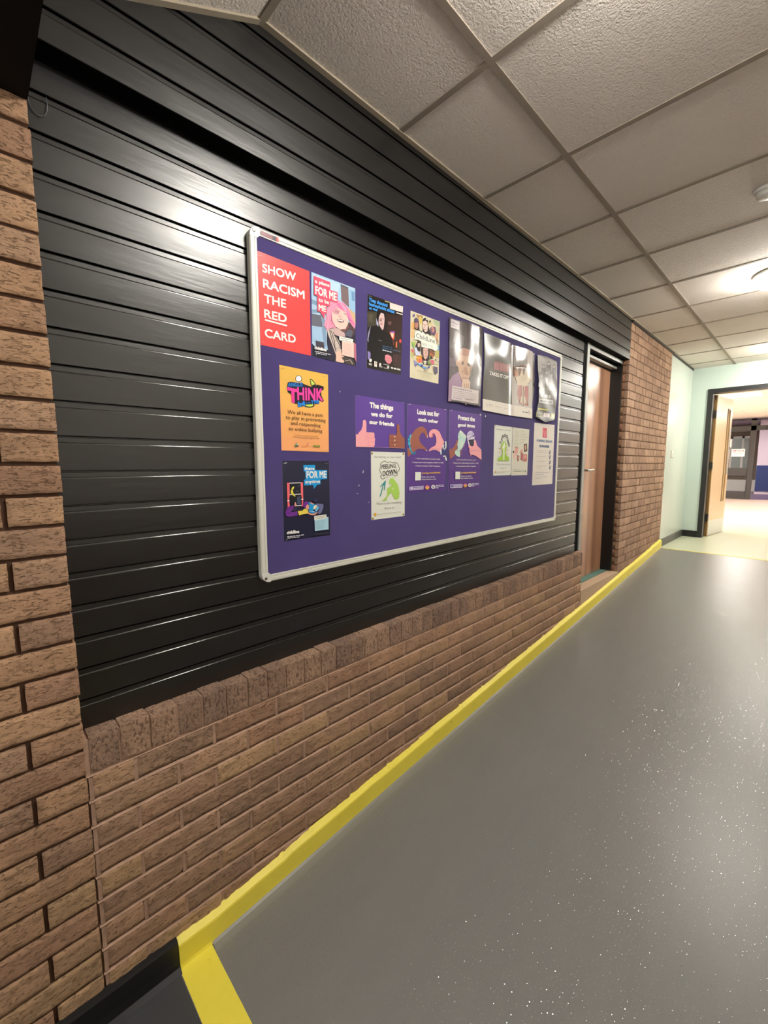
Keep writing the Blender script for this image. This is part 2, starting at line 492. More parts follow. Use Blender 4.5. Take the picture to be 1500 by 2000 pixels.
# pier
b = MB(); b.s = True
for k in range(-22, 11):
    zt = course_z(k) - J / 2; zb = course_z(k + 1) + J / 2
    if zb > 0.83: continue
    zt = min(zt, 0.815)
    if k % 2 == 0: xs = [0.05 - 0.225 * i for i in range(9, -1, -1)] + [XP + 0.005]
    else: xs = [XP + 0.003 - 0.225 * i for i in range(9, -1, -1)]
    for xa, xb in zip(xs, xs[1:]):
        last = xb > XP - 0.01
        if last: xb = XP + (0.0 if k < 0 else 0.004) + random.uniform(-0.003, 0.002)
        brick(b, xa + J / 2, xb - (0 if last and k < 0 else J / 2), zb, zt, 0.07, PAL if k < 1 else PAL_LOW + PAL, 0.0055 if xb > -0.3 else 0.02, 0.0019)
pier = tag(b.build('wall_left', M['brick'], fix=False), 'tan brick pier at the near end of the wall', kind='structure')
b = MB(); b.box(-2.0, XP - 0.004, 0.0105, 0.30, FL0 - 0.1, 0.815)
b.build('mortar', M['mortar_dark'], pier)
# low wall
b = MB(); b.s = True
for k in range(0, 11):
    zt = course_z(k) - J / 2; zb = course_z(k + 1) + J / 2
    off = 0.275 if k % 2 == 0 else 0.388
    xs = [XP + 0.008] + [off + 0.2262 * i for i in range(0, 15) if off + 0.2262 * i < XE - 0.05] + [XE + J / 2]
    for xa, xb in zip(xs, xs[1:]):
        if floor_z(xa) > zt: continue
        rs = 0.0055 if xa < 1.2 else (0.009 if xa < 2.2 else 0.013)
        brick(b, xa + J / 2, xb - J / 2 + random.uniform(-0.001, 0.001), zb, zt, 0.05, PAL_LOW if k > 1 else PAL_LOW + PAL, rs, 0.0023, rimb=0.0052)
low = tag(b.build('wall_left', M['brick'], fix=False), 'low brick wall under the black slats', kind='structure')
b = MB(); b.box(XP - 0.004, XE - 0.006, 0.016, 0.12, FL0 - 0.1, ZC0 - 0.002)
for k in range(0, 11):
    z = course_z(k)
    # struck joint: recessed under the upper brick, flush on the lower one
    b.quad((XP, 0.0085, z + J / 2 - 0.0046), (XE - 0.006, 0.0085, z + J / 2 - 0.0046), (XE - 0.006, 0.0010, z - J / 2), (XP, 0.0010, z - J / 2))
for k in range(0, 11):
    off = 0.275 if k % 2 == 0 else 0.388
    for x in [XP + 0.008] + [off + 0.2262 * i for i in range(0, 15)]:
        if x < XE - 0.05: b.box(x - J / 2, x + J / 2, 0.0038, 0.018, course_z(k + 1) + .001, course_z(k) - .001)
b.build('mortar', M['mortar'], low)
# coping: bricks on edge
b = MB(); b.s = True
x = XP + 0.010; i = 0
while x < XE - 0.02:
    w = 0.0695 + random.uniform(-0.002, 0.002)
    xb = min(x + w, XE)
    zt = -0.722 + random.uniform(-0.0025, 0.0025)
    brick(b, x, xb, ZC0 + J / 2, zt, 0.0545, [(162, 133, 112), (154, 126, 106), (148, 121, 104), (168, 137, 113), (142, 117, 101)],
          0.005 if x < 1.3 else 0.011, 0.0014, y=-0.001, rim=0.0015)
    x = xb + 0.0065; i += 1
b.c = lin((150, 130, 112))
cop = b.build('coping', M['coping_brick'], low, fix=False)
b = MB(); b.box(XP - 0.002, XE - 0.004, 0.0035, 0.054, ZC0 - 0.003, -0.7255)
b.build('mortar', M['mortar'], low)

# column beyond the door
b = MB(); b.s = True
for k in range(-30, 4):
    zt = course_z(k) - J / 2; zb = course_z(k + 1) + J / 2
    if zb > 1.30: continue
    zt = min(zt, 1.298)
    head = -15 < k < -9 or (k % 5 == 0)
    step = 0.1125 if head else 0.225
    x = XC0; first = True; xs = [XC0]
    x += step if k % 2 else step / 2
    while x < XC1 - 0.03:
        xs.append(x); x += step if random.random() < 0.8 else (0.1125 if step > .2 else 0.225)
    xs.append(XC1 + J / 2)
    for xa, xb in zip(xs, xs[1:]):
        if floor_z(xa) > zt: continue
        brick(b, xa + (0 if xa == XC0 else J / 2), xb - J / 2 + random.uniform(-0.001, 0.001), zb, zt, 0.03, PAL_FAR, 0.018, 0.0008, rim=0.0015)
    # reveal side of the column, facing the door
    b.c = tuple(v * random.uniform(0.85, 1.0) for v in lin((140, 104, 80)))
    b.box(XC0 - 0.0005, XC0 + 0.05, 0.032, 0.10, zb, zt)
col = tag(b.build('wall_left', M['brick'], fix=False), 'tall brick column beyond the wooden door', kind='structure')
b = MB(); b.box(XC0 + 0.006, XC1 - 0.006, 0.0062, 0.30, FL0 - 0.1, 1.297)
b.build('mortar', M['mortar_far'], col)

# ------------------------------------------------------------------ black cladding
PITCHS = 0.0892
def slat_profile(zt, y0, pitch):
    """joint at the top: groove, narrow recessed band, small ledge, then the board face"""
    return [(y0 + 0.013, zt), (y0 + 0.013, zt - 0.0040), (y0 + 0.0047, zt - 0.0050), (y0 + 0.0042, zt - 0.0165),
            *[(y0 + 0.0042 * (1 - math.sin(math.pi / 12 * k)), zt - 0.0165 - 0.0050 * (1 - math.cos(math.pi / 12 * k))) for k in range(1, 7)],
            (y0, zt - pitch + 0.001), (y0 + 0.002, zt - pitch)]
def boards(b, x0, x1, y0, ztop, zbot, pitch, phase):
    """boards from zbot to ztop with joints at phase + n * pitch"""
    n = math.ceil((zbot - phase) / pitch)
    n0 = n - 1
    z = phase + (n0 + 1) * pitch
    while True:
        prof = slat_profile(z, y0, pitch)
        pr = [(y, min(max(zz, zbot), ztop)) for y, zz in prof]
        def ok(p, q_): return abs(p[1] - q_[1]) + abs(p[0] - q_[0]) > 1e-6 and not (p[1] == q_[1] and p[1] in (zbot, ztop))
        n = len(b.v); b.v += [(x, y, z_) for y, z_ in pr for x in (x0, x1)]
        for k in range(len(pr) - 1):
            if not ok(pr[k], pr[k + 1]): continue
            arc = 3 <= k <= 8
            b.s = arc; b.m = 1 if arc else 0
            if arc: b.face((n + 2 * k, n + 2 * k + 2, n + 2 * k + 3, n + 2 * k + 1))
            else:
                (ya, za), (yb, zb) = pr[k], pr[k + 1]
                b.quad((x0, ya, za), (x0, yb, zb), (x1, yb, zb), (x1, ya, za))
        z += pitch
        if z - pitch > ztop: break
b = MB(); boards(b, XP - 0.004, 3.505, YS, 0.958, -0.724, PITCHS, -0.0335 + 0.0205)
slats = tag(b.build('wall_left', [M['cladding'], M['cladding_edge']], fix=False), 'glossy black horizontal slat cladding behind the notice board', kind='structure')
b = MB(); b.box(XP - 0.004, 3.60, YS + 0.0135, YS + 0.2, -0.724, 0.958)
b.build('backing', M['black_gap'], slats)
# bulkhead above, flush with the brick
b = MB(); boards(b, XP, XC0 - 0.002, 0.0, 1.36, 0.957, 0.0935, 1.0335)
bulk = tag(b.build('wall_left', [M['cladding'], M['cladding_edge']], fix=False), 'black boarded bulkhead between the slats and the ceiling', kind='structure')
b = MB(); b.box(XP, XC0 - 0.002, 0.0136, 0.25, 0.957, 1.36); b.box(XP, XC0 - 0.002, 0.0, 0.013, 0.955, 0.9575)
b.build('backing', M['black_gap'], bulk)
# shadow gap strips under the ceiling
b = MB()
b.hexa([(XC0, -0.012, 1.285), (XC1 + 0.03, -0.012, 1.272), (XC1 + 0.03, 0.05, 1.272), (XC0, 0.05, 1.285),
        (XC0, -0.012, ceil_z(XC0) - .001), (XC1 + 0.03, -0.012, ceil_z(XC1) - .001), (XC1 + 0.03, 0.05, ceil_z(XC1) - .001), (XC0, 0.05, ceil_z(XC0) - .001)])
tag(b.build('trim_2', M['skirt_black']), kind='structure')
b = MB()
b.hexa([(XC1 + 0.03, 0.004, 1.272), (XF, 0.004, 1.262), (XF, 0.05, 1.262), (XC1 + 0.03, 0.05, 1.272),
        (XC1 + 0.03, 0.004, ceil_z(XC1) - .001), (XF, 0.004, ceil_z(XF) - .001), (XF, 0.05, ceil_z(XF) - .001), (XC1 + 0.03, 0.05, ceil_z(XC1) - .001)])
tag(b.build('trim_3', M['skirt_black']), kind='structure')

# low black soffit over the near end
b = MB(); b.box(-3.0, XP, YR - 0.1, 0.25, 0.815, 1.20)
tag(b.build('ceiling', M['soffit_black']), 'low black soffit above the brick pier', kind='structure')

# ------------------------------------------------------------------ ceiling
b = MB()
TX = [0.745 + 0.6095 * i for i in range(0, 12)]
YB = [0.002, -0.430, -1.64, YR - 0.1]
xs = [XP + 0.003] + [t for t in TX if t < XF] + [XF]
for xa, xb in zip(xs, xs[1:]):
    for ya, yb in zip(YB, YB[1:]):
        dz = random.uniform(0.0, 0.0025)
        za, zb = ceil_z(xa) + 0.002 + dz, ceil_z(xb) + 0.002 + dz * .6
        b.hexa([(xa, yb, za), (xb, yb, zb), (xb, ya, zb), (xa, ya, za), (xa, yb, za + .015), (xb, yb, zb + .015), (xb, ya, zb + .015), (xa, ya, za + .015)])
ceiling = tag(b.build('ceiling', M['ceiling_tile'], fix=False), 'suspended ceiling of rough textured tiles', kind='structure')
b = MB()
G = 0.012
def tee_x(y):
    for xa, xb in zip(xs, xs[1:]):
        b.hexa([(xa, y - G, ceil_z(xa) - .0015), (xb, y - G, ceil_z(xb) - .0015), (xb, y + G, ceil_z(xb) - .0015), (xa, y + G, ceil_z(xa) - .0015),
                (xa, y - G, ceil_z(xa) + .004), (xb, y - G, ceil_z(xb) + .004), (xb, y + G, ceil_z(xb) + .004), (xa, y + G, ceil_z(xa) + .004)])
for y in YB[1:3]: tee_x(y)
for x in xs[1:-1]:
    z = ceil_z(x)
    b.hexa([(x - G, YR, ceil_z(x - G) - .0012), (x + G, YR, ceil_z(x + G) - .0012), (x + G, 0, ceil_z(x + G) - .0012), (x - G, 0, ceil_z(x - G) - .0012),
            (x - G, YR, z + .004), (x + G, YR, z + .004), (x + G, 0, z + .004), (x - G, 0, z + .004)])
b.build('grid', M['ceiling_grid'], ceiling)
b = MB()
for xa, xb in zip(xs, xs[1:]):
    if xa > XC1: break
    b.hexa([(xa, -0.020, ceil_z(xa) - .003), (xb, -0.020, ceil_z(xb) - .003), (xb, 0.0, ceil_z(xb) - .003), (xa, 0.0, ceil_z(xa) - .003),
            (xa, -0.020, ceil_z(xa) + .004), (xb, -0.020, ceil_z(xb) + .004), (xb, 0.0, ceil_z(xb) + .004), (xa, 0.0, ceil_z(xa) + .004)])
b.build('edge_angle', M['ceiling_edge'], ceiling)

# ------------------------------------------------------------------ other walls
b = MB(); b.box(XC1 - 0.002, XF + 0.02, 0.012, 0.30, FL1 - 0.1, 1.40)
tag(b.build('wall_left', M['green_paint']), 'pale green painted wall beside the far doorway', kind='structure')
b = MB()
DY0, DY1, DZ = -0.228, -2.02, 0.935         # clear opening of the far doorway
b.box(XF, XF + 0.14, DY0, 0.02, FL1 - 0.1, 1.40); b.box(XF, XF + 0.14, YR - 0.1, DY1, FL1 - 0.1, 1.40); b.box(XF, XF + 0.14, DY1, DY0, DZ, 1.40)
tag(b.build('wall_back', M['far_paint']), 'pale green end wall around the far doorway', kind='structure')
b = MB(); b.box(-3.0, XF, YR - 0.2, YR, -0.25, 1.40)
tag(b.build('wall_right', M['pale_wall']), kind='structure')
b = MB(); b.box(-3.0, XF, YR - 0.2, YR + 0.004, FL0 - 0.1, -0.25)
tag(b.build('wall_right', M['dark_wall']), kind='structure')
b = MB(); b.box(-3.1, -3.0, YR - 0.2, 0.3, FL0 - 0.1, 1.25)
tag(b.build('wall_front', M['pale_wall']), kind='structure')
# hall beyond
b = MB(); b.box(7.34, 15.9, 3.2, 3.3, FL1, 1.3); tag(b.build('wall_left', M['cream_wall']), kind='structure')
b = MB(); b.box(7.34, 15.9, -3.6, -3.5, FL1, 1.3); tag(b.build('wall_right', M['cream_wall']), kind='structure')
b = MB(); b.box(7.30, 7.34, 0.02, 3.3, FL1, 1.3); b.box(7.30, 7.34, -3.6, YR - 0.1, FL1, 1.3); tag(b.build('wall_front', M['cream_wall']), kind='structure')
b = MB(); b.box(7.34, 15.9, -3.6, 3.3, 1.283, 1.36)
for i in range(14): b.box(7.36 + i * 0.61, 7.384 + i * 0.61, -3.6, 3.3, 1.279, 1.284)
for y in (-2.8, -1.6, -0.47, 0.14, 1.4, 2.6): b.box(7.34, 15.9, y - .012, y + .012, 1.279, 1.284)
tag(b.build('ceiling', M['cream_ceiling']), kind='structure')
for i, (x, y) in enumerate([(10.42, -0.165), (13.5, -2.2), (13.5, 1.9), (10.42, 2.0), (10.42, -2.2), (8.2, 1.9)]):
    e = empty('ceiling_light', (x, y, 1.27), ['bright square panel light in the hall ceiling, seen through the far doorway',
        'square panel light in the hall ceiling beyond the doorway, out of view'][min(i, 1)], 'light', 'panel lights in the hall ceiling')
    b = MB(); b.box(x - .30, x + .30, y - .30, y + .30, 1.266, 1.281); b.build('frame', M['plastic_white'], e)
    b = MB(); b.box(x - .28, x + .28, y - .28, y + .28, 1.262, 1.2655); b.build('diffuser', M['panel_glow'], e)

# far glazed screen
XS = 15.9
b = MB()
def bar(y0, y1, z0, z1, d=0.06): b.box(XS, XS + d, min(y0, y1), max(y0, y1), z0, z1)
bar(3.3, -3.6, 1.21, 1.262); bar(3.3, -3.6, 0.93, 1.06); bar(3.3, 3.2, FL1, 1.26)
bar(0.146, 0.03, FL1, 1.26); bar(-1.0, -1.1, FL1, 1.26); bar(-3.5, -3.6, FL1, 1.26); bar(1.0, 1.1, FL1, 1.26)
scr = tag(b.build('trim_4', M['screen_frame']), 'dark frame of the glazed screen across the hall', kind='structure')
e = empty('door_3', (XS, 0.6, FL1), None, None, None, 'structure')
b = MB()
b.box(XS - .01, XS + .04, 0.03 + .12, 1.0, FL1, -0.81); b.box(XS - .01, XS + .04, 0.15, 1.0, -0.345, -0.123)
b.box(XS - .01, XS + .04, 0.148, 0.155, FL1, 0.93); b.box(XS - .01, XS + .04, 0.90, 1.0, FL1, 0.93); b.box(XS - .01, XS + .04, 0.15, 1.0, 0.91, 0.93)
b.build('frame', M['screen_frame'], e)
b = MB(); b.box(XS + .01, XS + .018, 0.155, 0.90, -0.81, -0.345); b.box(XS + .01, XS + .018, 0.155, 0.90, -0.123, 0.91); b.build('pane', M['glass'], e)
b = MB(); b.tube([(XS - .05, 0.572, 0.40), (XS - .05, 0.572, 0.13)], 0.010); b.build('handle', M['steel'], e)
# sign on that door: white card, red logo block and grey lines
b = MB(); W_ = lin((240, 236, 232)); R_ = lin((230, 96, 104)); G_ = lin((150, 130, 130))
b.c = W_; b.box(XS - .016, XS - .0125, 0.232, 0.53, 0.20, 0.415)
b.c = R_; b.box(XS - .0175, XS - .016, 0.42, 0.50, 0.365, 0.388); b.box(XS - .0175, XS - .016, 0.42, 0.50, 0.335, 0.35)
b.c = G_
for i in range(5): b.box(XS - .0175, XS - .016, 0.258 + i * .03, 0.275 + i * .03, 0.34, 0.388)
for z, y0, y1 in ((0.29, .27, .49), (0.262, .32, .43)):
    n = 9
    for i in range(n): b.box(XS - .0175, XS - .016, y0 + (y1 - y0) * i / n, y0 + (y1 - y0) * (i + .7) / n, z, z + .012)
tag(b.build('door_sign', M['print_matt']), 'small white notice with red and grey lines on the far glazed door', 'sign')
b = MB(); b.box(XS - .035, XS - .011, 0.545, 0.60, 0.48, 0.70)
tag(b.build('wall_box', M['plastic_white'], bevel=.004), 'white box above the pull handle of the far glazed door', 'dispenser')
# room behind the glazed screen
b = MB(); b.box(19.0, 19.1, -4, 0.20, FL1, 1.5); b.c = (1, 1, 1)
tag(b.build('wall_back', M['lilac']), kind='structure')
b = MB(); b.box(18.985, 19.0, -4, 0.195, -0.93, -0.064)
tag(b.build('trim_5', M['navy']), 'navy dado panel on the lilac wall beyond the glazed screen', kind='structure')
b = MB(); b.box(20.6, 20.7, 0.0, 4, FL1 + .42, 1.5); tag(b.build('wall_back', M['brown_wall']), kind='structure')
b = MB(); b.box(20.55, 20.7, 0.0, 4, FL1, FL1 + .42); tag(b.build('baseboard_back', M['pale_wall']), kind='structure')
b = MB(); b.box(XS + .1, 26, -4, 4, 1.42, 1.5); tag(b.build('ceiling', M['lilac']), kind='structure')
e = empty('window_1', (20.59, 0.75, -0.5), None, None, None, 'structure')
b = MB()
for y in (0.45, 0.72, 1.05): b.box(20.55, 20.59, y, y + .07, -0.45, 1.0)
b.box(20.55, 20.59, 0.45, 1.12, 0.93, 1.0)
b.build('frame', M['pale_wall'], e)
b = MB(); b.box(20.58, 20.595, 0.52, 1.05, -0.45, 0.93); b.build('pane', mat('far_pane', (150, 160, 158), 0.2), e)
for x, y in ((17.6, -1.2), (17.8, 1.6)):
    e = empty('ceiling_light', (x, y, 1.40), 'square panel light in the room behind the glazed screen, out of view', 'light', 'panel lights behind the glazed screen')
    b = MB(); b.box(x - .30, x + .30, y - .30, y + .30, 1.402, 1.42); b.build('frame', M['plastic_white'], e)
    b = MB(); b.box(x - .28, x + .28, y - .28, y + .28, 1.396, 1.402); b.build('diffuser', M['panel_glow'], e)

# ------------------------------------------------------------------ far doorway frame and open leaf
b = MB()
x = XF - 0.016
b.box(x, XF + 0.15, -0.230, -0.172, FL1, 0.99); b.box(x, XF + 0.15, -2.08, -2.02, FL1, 0.99); b.box(x, XF + 0.15, -2.02, -0.230, 0.935, 0.99)
tag(b.build('trim_6', M['dark_frame']), 'black frame of the far doorway', kind='structure')
hx, hy = 7.36, -0.262
ang = math.atan2(-0.085, 0.72)
u = Vector((math.cos(ang), math.sin(ang), 0)); w = Vector((-u.y, u.x, 0))   # along the leaf, towards the wall
e = empty('door_2', (hx, hy, FL1 + .006), None, None, None, 'structure')
def leaf_box(b, s0, s1, t0, t1, z0, z1):
    P = lambda s, t, z: tuple(Vector((hx, hy, 0)) + u * s + w * t + Vector((0, 0, z)))
    b.hexa([P(s0, t0, z0), P(s1, t0, z0), P(s1, t1, z0), P(s0, t1, z0), P(s0, t0, z1), P(s1, t0, z1), P(s1, t1, z1), P(s0, t1, z1)])
LB, LT = FL1 + .006, 0.925
b = MB()
for s0, s1, z0, z1 in ((0, .50, LB, LT), (.60, .72, LB, LT), (.50, .60, LB, -.53), (.50, .60, .76, LT)): leaf_box(b, s0, s1, 0, .044, z0, z1)
b.build('leaf', M['door_maple'], e)
b = MB()
for s0, s1, z0, z1 in ((.49, .51, -.54, .77), (.59, .61, -.54, .77), (.49, .61, -.55, -.53), (.49, .61, .76, .78)): leaf_box(b, s0, s1, -.006, .0, z0, z1)
b.build('bead', M['lipping'], e)
b = MB(); leaf_box(b, .50, .60, .016, .022, -.53, .76); b.build('vision_panel', M['glass'], e)
b = MB(); leaf_box(b, .01, .71, -.002, -.0002, LB + .004, LB + .215); b.build('kick_plate', M['steel'], e)
b = MB(); leaf_box(b, .635, .70, -.002, -.0002, -.16, .52); b.build('push_plate', M['steel'], e)
for z in (.62, -.08, -.80):
    b = MB(); leaf_box(b, -.035, .002, -.004, .05, z, z + .10); b.build('hinge', M['alu_side'], e)
b = MB(); leaf_box(b, -.018, 0, .004, .040, LB, LT); b.build('edge_strip', M['lipping'], e)

# light switch on the green wall
e = empty('light_switch', (6.317, 0.012, 0.08), 'small white light switch on the pale green wall', 'light switch')
b = MB(); b.box(6.275, 6.360, 0.000, 0.0118, 0.078, 0.164); b.build('plate', M['plastic_grey'], e, bevel=.003)
b = MB(); b.box(6.306, 6.328, -0.005, 0.0, 0.112, 0.134); b.build('rocker', M['plastic_white'], e)

# ------------------------------------------------------------------ wooden door in the black frame
YD = 0.150
e = empty('door_1', (3.99, YD, -1.035), 'brown wooden door in a deep black frame', None, None, 'structure')
b = MB(); b.box(3.60, 4.434, YD, YD + .044, -1.035, 0.874); b.build('leaf', M['door_wood'], e)
b = MB()
b.tube([(3.855, YD, -.055), (3.855, YD - .045, -.055), (3.87, YD - .052, -.055), (3.97, YD - .050, -.050)], 0.009)
b.lathe([(.024, 0), (.024, -.006), (.018, -.008)], (3.855, YD, -.055), axis='y', seg=20)
b.build('handle', M['steel'], e)
fr = MB()
fr.box(XC0 - .030, XC0 - .0007, 0.052, 0.22, -1.035, 0.955)      # right jamb
fr.box(3.600, XC0 - .0007, 0.056, 0.22, 0.925, 0.955)            # head
fr.box(3.600, XC0 - .0307, YD - .004, 0.22, 0.868, 0.925)
fr.build('frame', M['black_wood'], e)
b = MB(); b.box(3.622, XC0 - .031, 0.050, 0.056, 0.919, 0.949); b.box(3.622, XC0 - .031, 0.096, 0.146, 0.880, 0.899)
b.build('head_bead', M['alu_grey'], e)
b = MB(); b.box(XC0 - .031, XC0 - .025, 0.046, 0.053, -1.03, 0.93)
b.build('jamb_bead', M['alu_side'], e)
b = MB(); b.box(3.508, 3.572, YS + .004, 0.22, -0.72, 0.955); b.build('gap_strip', M['black_gap'], e)
b = MB(); b.box(3.574, 3.622, 0.050, 0.16, -0.720, 0.955); b.build('post', M['alu_grey'], e, bevel=.002)
b = MB(); b.box(3.545, 3.63, 0.124, 0.20, FL0, -0.722); b.build('post_base', M['black_wood'], e)
# threshold
b = MB(); b.box(XE + .001, XC0 + .02, -0.001, 0.088, FL1 - 0.4, -1.041)
th = tag(b.build('trim_7', M['stone'], bevel=.004), 'beige stone threshold of the wooden door', kind='structure')
b = MB(); b.box(XE + .001, XC0 - .002, 0.089, 0.32, FL1 - 0.3, -1.037); tag(b.build('floor', M['teal']), kind='structure')
# room wall closing the opening behind
b = MB(); b.box(3.4, 4.5, 0.32, 0.36, -1.3, 1.1); tag(b.build('wall_left', M['black_gap']), kind='structure')

# ------------------------------------------------------------------ lamps
def lamp(x, y, label, n=0, z=None):
    z = ceil_z(x) if z is None else z
    e = empty('ceiling_lamp', (x, y, z), label, 'ceiling light', 'round ceiling lights along the corridor')
    b = MB(); b.s = True
    b.lathe([(.166, -.001), (.170, -.006), (.168, -.013), (.161, -.017)], (x, y, z)); b.build('rim', M['plastic_white'], e)
    b = MB(); b.s = True
    b.lathe([(.150, -.0175), (.150, -.045), (.146, -.062), (.130, -.076), (.100, -.085), (.050, -.090), (.006, -.091)], (x, y, z)); b.build('diffuser', M['lamp_glow'], e)
lamp(4.12, -1.03, 'round white ceiling light glowing at the right edge of the photo')
lamp(1.05, -1.03, 'round white ceiling light overhead beside the near end of the notice board')
lamp(6.55, -1.03, 'round white ceiling light just in front of the pale green end wall')
lamp(-1.6, -1.03, 'added round fill light on the low black soffit, unseen behind the viewer', z=0.815)  # added fill lamp, never in view, brightens surfaces facing the near end
x, y = 2.87, -1.02; z = ceil_z(x)
e = empty('smoke_detector', (x, y, z), 'small round white smoke detector at the right edge of the ceiling', 'smoke detector')
b = MB(); b.s = True
b.lathe([(.052, -.001), (.052, -.012), (.047, -.016)], (x, y, z), seg=28); b.build('base', M['plastic_grey'], e)
b = MB(); b.s = True
b.lathe([(.040, -.0165), (.040, -.034), (.034, -.040), (.020, -.043)], (x, y, z), seg=28); b.build('sensor_cap', M['plastic_grey'], e)

# ------------------------------------------------------------------ floor tape across the corridor
b = MB()
xa, xb = 0.347, 0.447; K = 60
for i in range(K):
    y0, y1 = -0.027 - 2.15 * i / K, -0.027 - 2.15 * (i + 1) / K
    def edge(x, y, s): return x + 0.0016 * noise.noise((y * 45, s, 1))
    b.hexa([(edge(xa, y0, 1), y0, FL0), (edge(xb, y0, 2), y0, FL0), (edge(xb, y1, 2), y1, FL0), (edge(xa, y1, 1), y1, FL0),
            (edge(xa, y0, 1), y0, FL0 + .0012), (edge(xb, y0, 2), y0, FL0 + .0012), (edge(xb, y1, 2), y1, FL0 + .0012), (edge(xa, y1, 1), y1, FL0 + .0012)])
tag(b.build('floor_tape', M['yellow']), 'wide yellow tape across the floor at the foot of the ramp', 'tape')
b = MB(); b.box(5.955, 5.985, YR, -0.027, FL1, FL1 + .0015)
tag(b.build('floor_tape', M['yellow']), 'thin yellow strip across the floor at the top of the ramp', 'tape')

# ------------------------------------------------------------------ notice board
BX0, BX1, BZ0, BZ1 = 0.703, 3.066, -0.412, 0.767
YF, YB_ = 0.030, 0.053          # front of the frame / back against the slats
YP = 0.0345                     # face of the felt
def board_rect():
    return BX0, BX1, BZ0, BZ1
board = empty('notice_board', ((BX0 + BX1) / 2, YB_, BZ0), 'large purple felt notice board with a silver frame, full of posters', 'notice board')
b = MB(); b.box(BX0 + .02, BX1 - .02, YP, YB_ - .001, BZ0 + .02, BZ1 - .02); b.build('felt_panel', M['felt'], board)
fw = 0.0255
def rail(a, c, horizontal, z_in):
    b = MB()
    return b
def rail_profile(t):   # t across the rail from outside (0) to inside (1) -> y
    return [(0.0, YB_), (0.0, YF + .004), (0.12, YF + .0005), (0.2, YF), (0.56, YF), (0.62, YF + .002), (0.68, YF + .0005), (0.95, YF + .0005), (1.0, YP + .0005)]
for side in range(4):
    b = MB()
    pr = rail_profile(0)
    c_ = 0.034
    for (t0, y0), (t1, y1) in zip(pr, pr[1:]):
        a0, a1 = t0 * fw, t1 * fw
        if side == 0: b.quad((BX0 + c_, y0, BZ1 - a0), (BX1 - c_, y0, BZ1 - a0), (BX1 - c_, y1, BZ1 - a1), (BX0 + c_, y1, BZ1 - a1))
        if side == 1: b.quad((BX0 + c_, y0, BZ0 + a0), (BX1 - c_, y0, BZ0 + a0), (BX1 - c_, y1, BZ0 + a1), (BX0 + c_, y1, BZ0 + a1))
        if side == 2: b.quad((BX0 + a0, y0, BZ0 + c_), (BX0 + a0, y0, BZ1 - c_), (BX0 + a1, y1, BZ1 - c_), (BX0 + a1, y1, BZ0 + c_))
        if side == 3: b.quad((BX1 - a0, y0, BZ0 + c_), (BX1 - a0, y0, BZ1 - c_), (BX1 - a1, y1, BZ1 - c_), (BX1 - a1, y1, BZ0 + c_))
    b.build('frame_rail', M['alu_white'], board)
for sx, sz, cx, cz in ((1, -1, BX0, BZ1), (1, 1, BX0, BZ0), (-1, -1, BX1, BZ1), (-1, 1, BX1, BZ0)):
    b = MB(); r = 0.030; L = 0.0345
    ring = [(L, 0)] + [(r - r * math.sin(a), r - r * math.cos(a)) for a in [math.pi / 2 * k / 8 for k in range(9)]] + [(0, L), (fw, L), (L, fw)]
    n = len(b.v); k = len(ring)
    for y in (YF - .0008, YB_): b.v += [(cx + sx * p, y, cz + sz * q_) for p, q_ in ring]
    b.face([n + i for i in range(k)]); b.face([n + k + i for i in range(k)])
    for i in range(k): b.face((n + i, n + (i + 1) % k, n + k + (i + 1) % k, n + k + i))
    cc = b.build('corner_cap', M['plastic_grey'], board)
    b = MB(); b.lathe([(.0055, 0), (.0055, -.0012), (.003, -.002)], (cx + sx * .015, YF - .0008, cz + sz * .015), axis='y', seg=16)
    b.build('rivet', M['steel'], cc)
b = MB(); b.c = lin((120, 66, 76)); b.box(BX0 + .038, BX0 + .105, YF - .0006, YF + .0002, BZ1 - .021, BZ1 - .007)
b.c = lin((58, 36, 50)); b.box(BX0 + .082, BX0 + .096, YF - .0009, YF - .0006, BZ1 - .0205, BZ1 - .0075)
b.c = lin((214, 92, 100)); b.box(BX0 + .097, BX0 + .105, YF - .0009, YF - .0006, BZ1 - .021, BZ1 - .007)
b.build('maker_label', M['print_satin'], board)

# ------------------------------------------------------------------ posters
def glyph_mesh(s, bold=0.0, res=3):
    cu = bpy.data.curves.new('t', 'FONT'); cu.body = s; cu.resolution_u = res; cu.offset = bold; cu.fill_mode = 'FRONT'
    o = bpy.data.objects.new('t', cu)
    me = bpy.data.meshes.new_from_object(o)
    vs = [(v.co.x, v.co.y) for v in me.vertices]; fs = [tuple(p.vertices) for p in me.polygons]
    bpy.data.objects.remove(o); bpy.data.curves.remove(cu); bpy.data.meshes.remove(me)
    return vs, fs
_hv, _ = glyph_mesh('H')
CAP = max(v[1] for v in _hv)
STEP = 0.00007
def ell(cx, cy, rx, ry, rot=0, n=18, a0=0, a1=360):
    c, s = math.cos(math.radians(rot)), math.sin(math.radians(rot)); out = []
    full = abs(a1 - a0) >= 360
    for k in range(n + (0 if full else 1)):
        a = math.radians(a0 + (a1 - a0) * k / n)
        x, y = rx * math.cos(a), ry * math.sin(a)
        out.append((cx + x * c - y * s, cy + x * s + y * c))
    return out

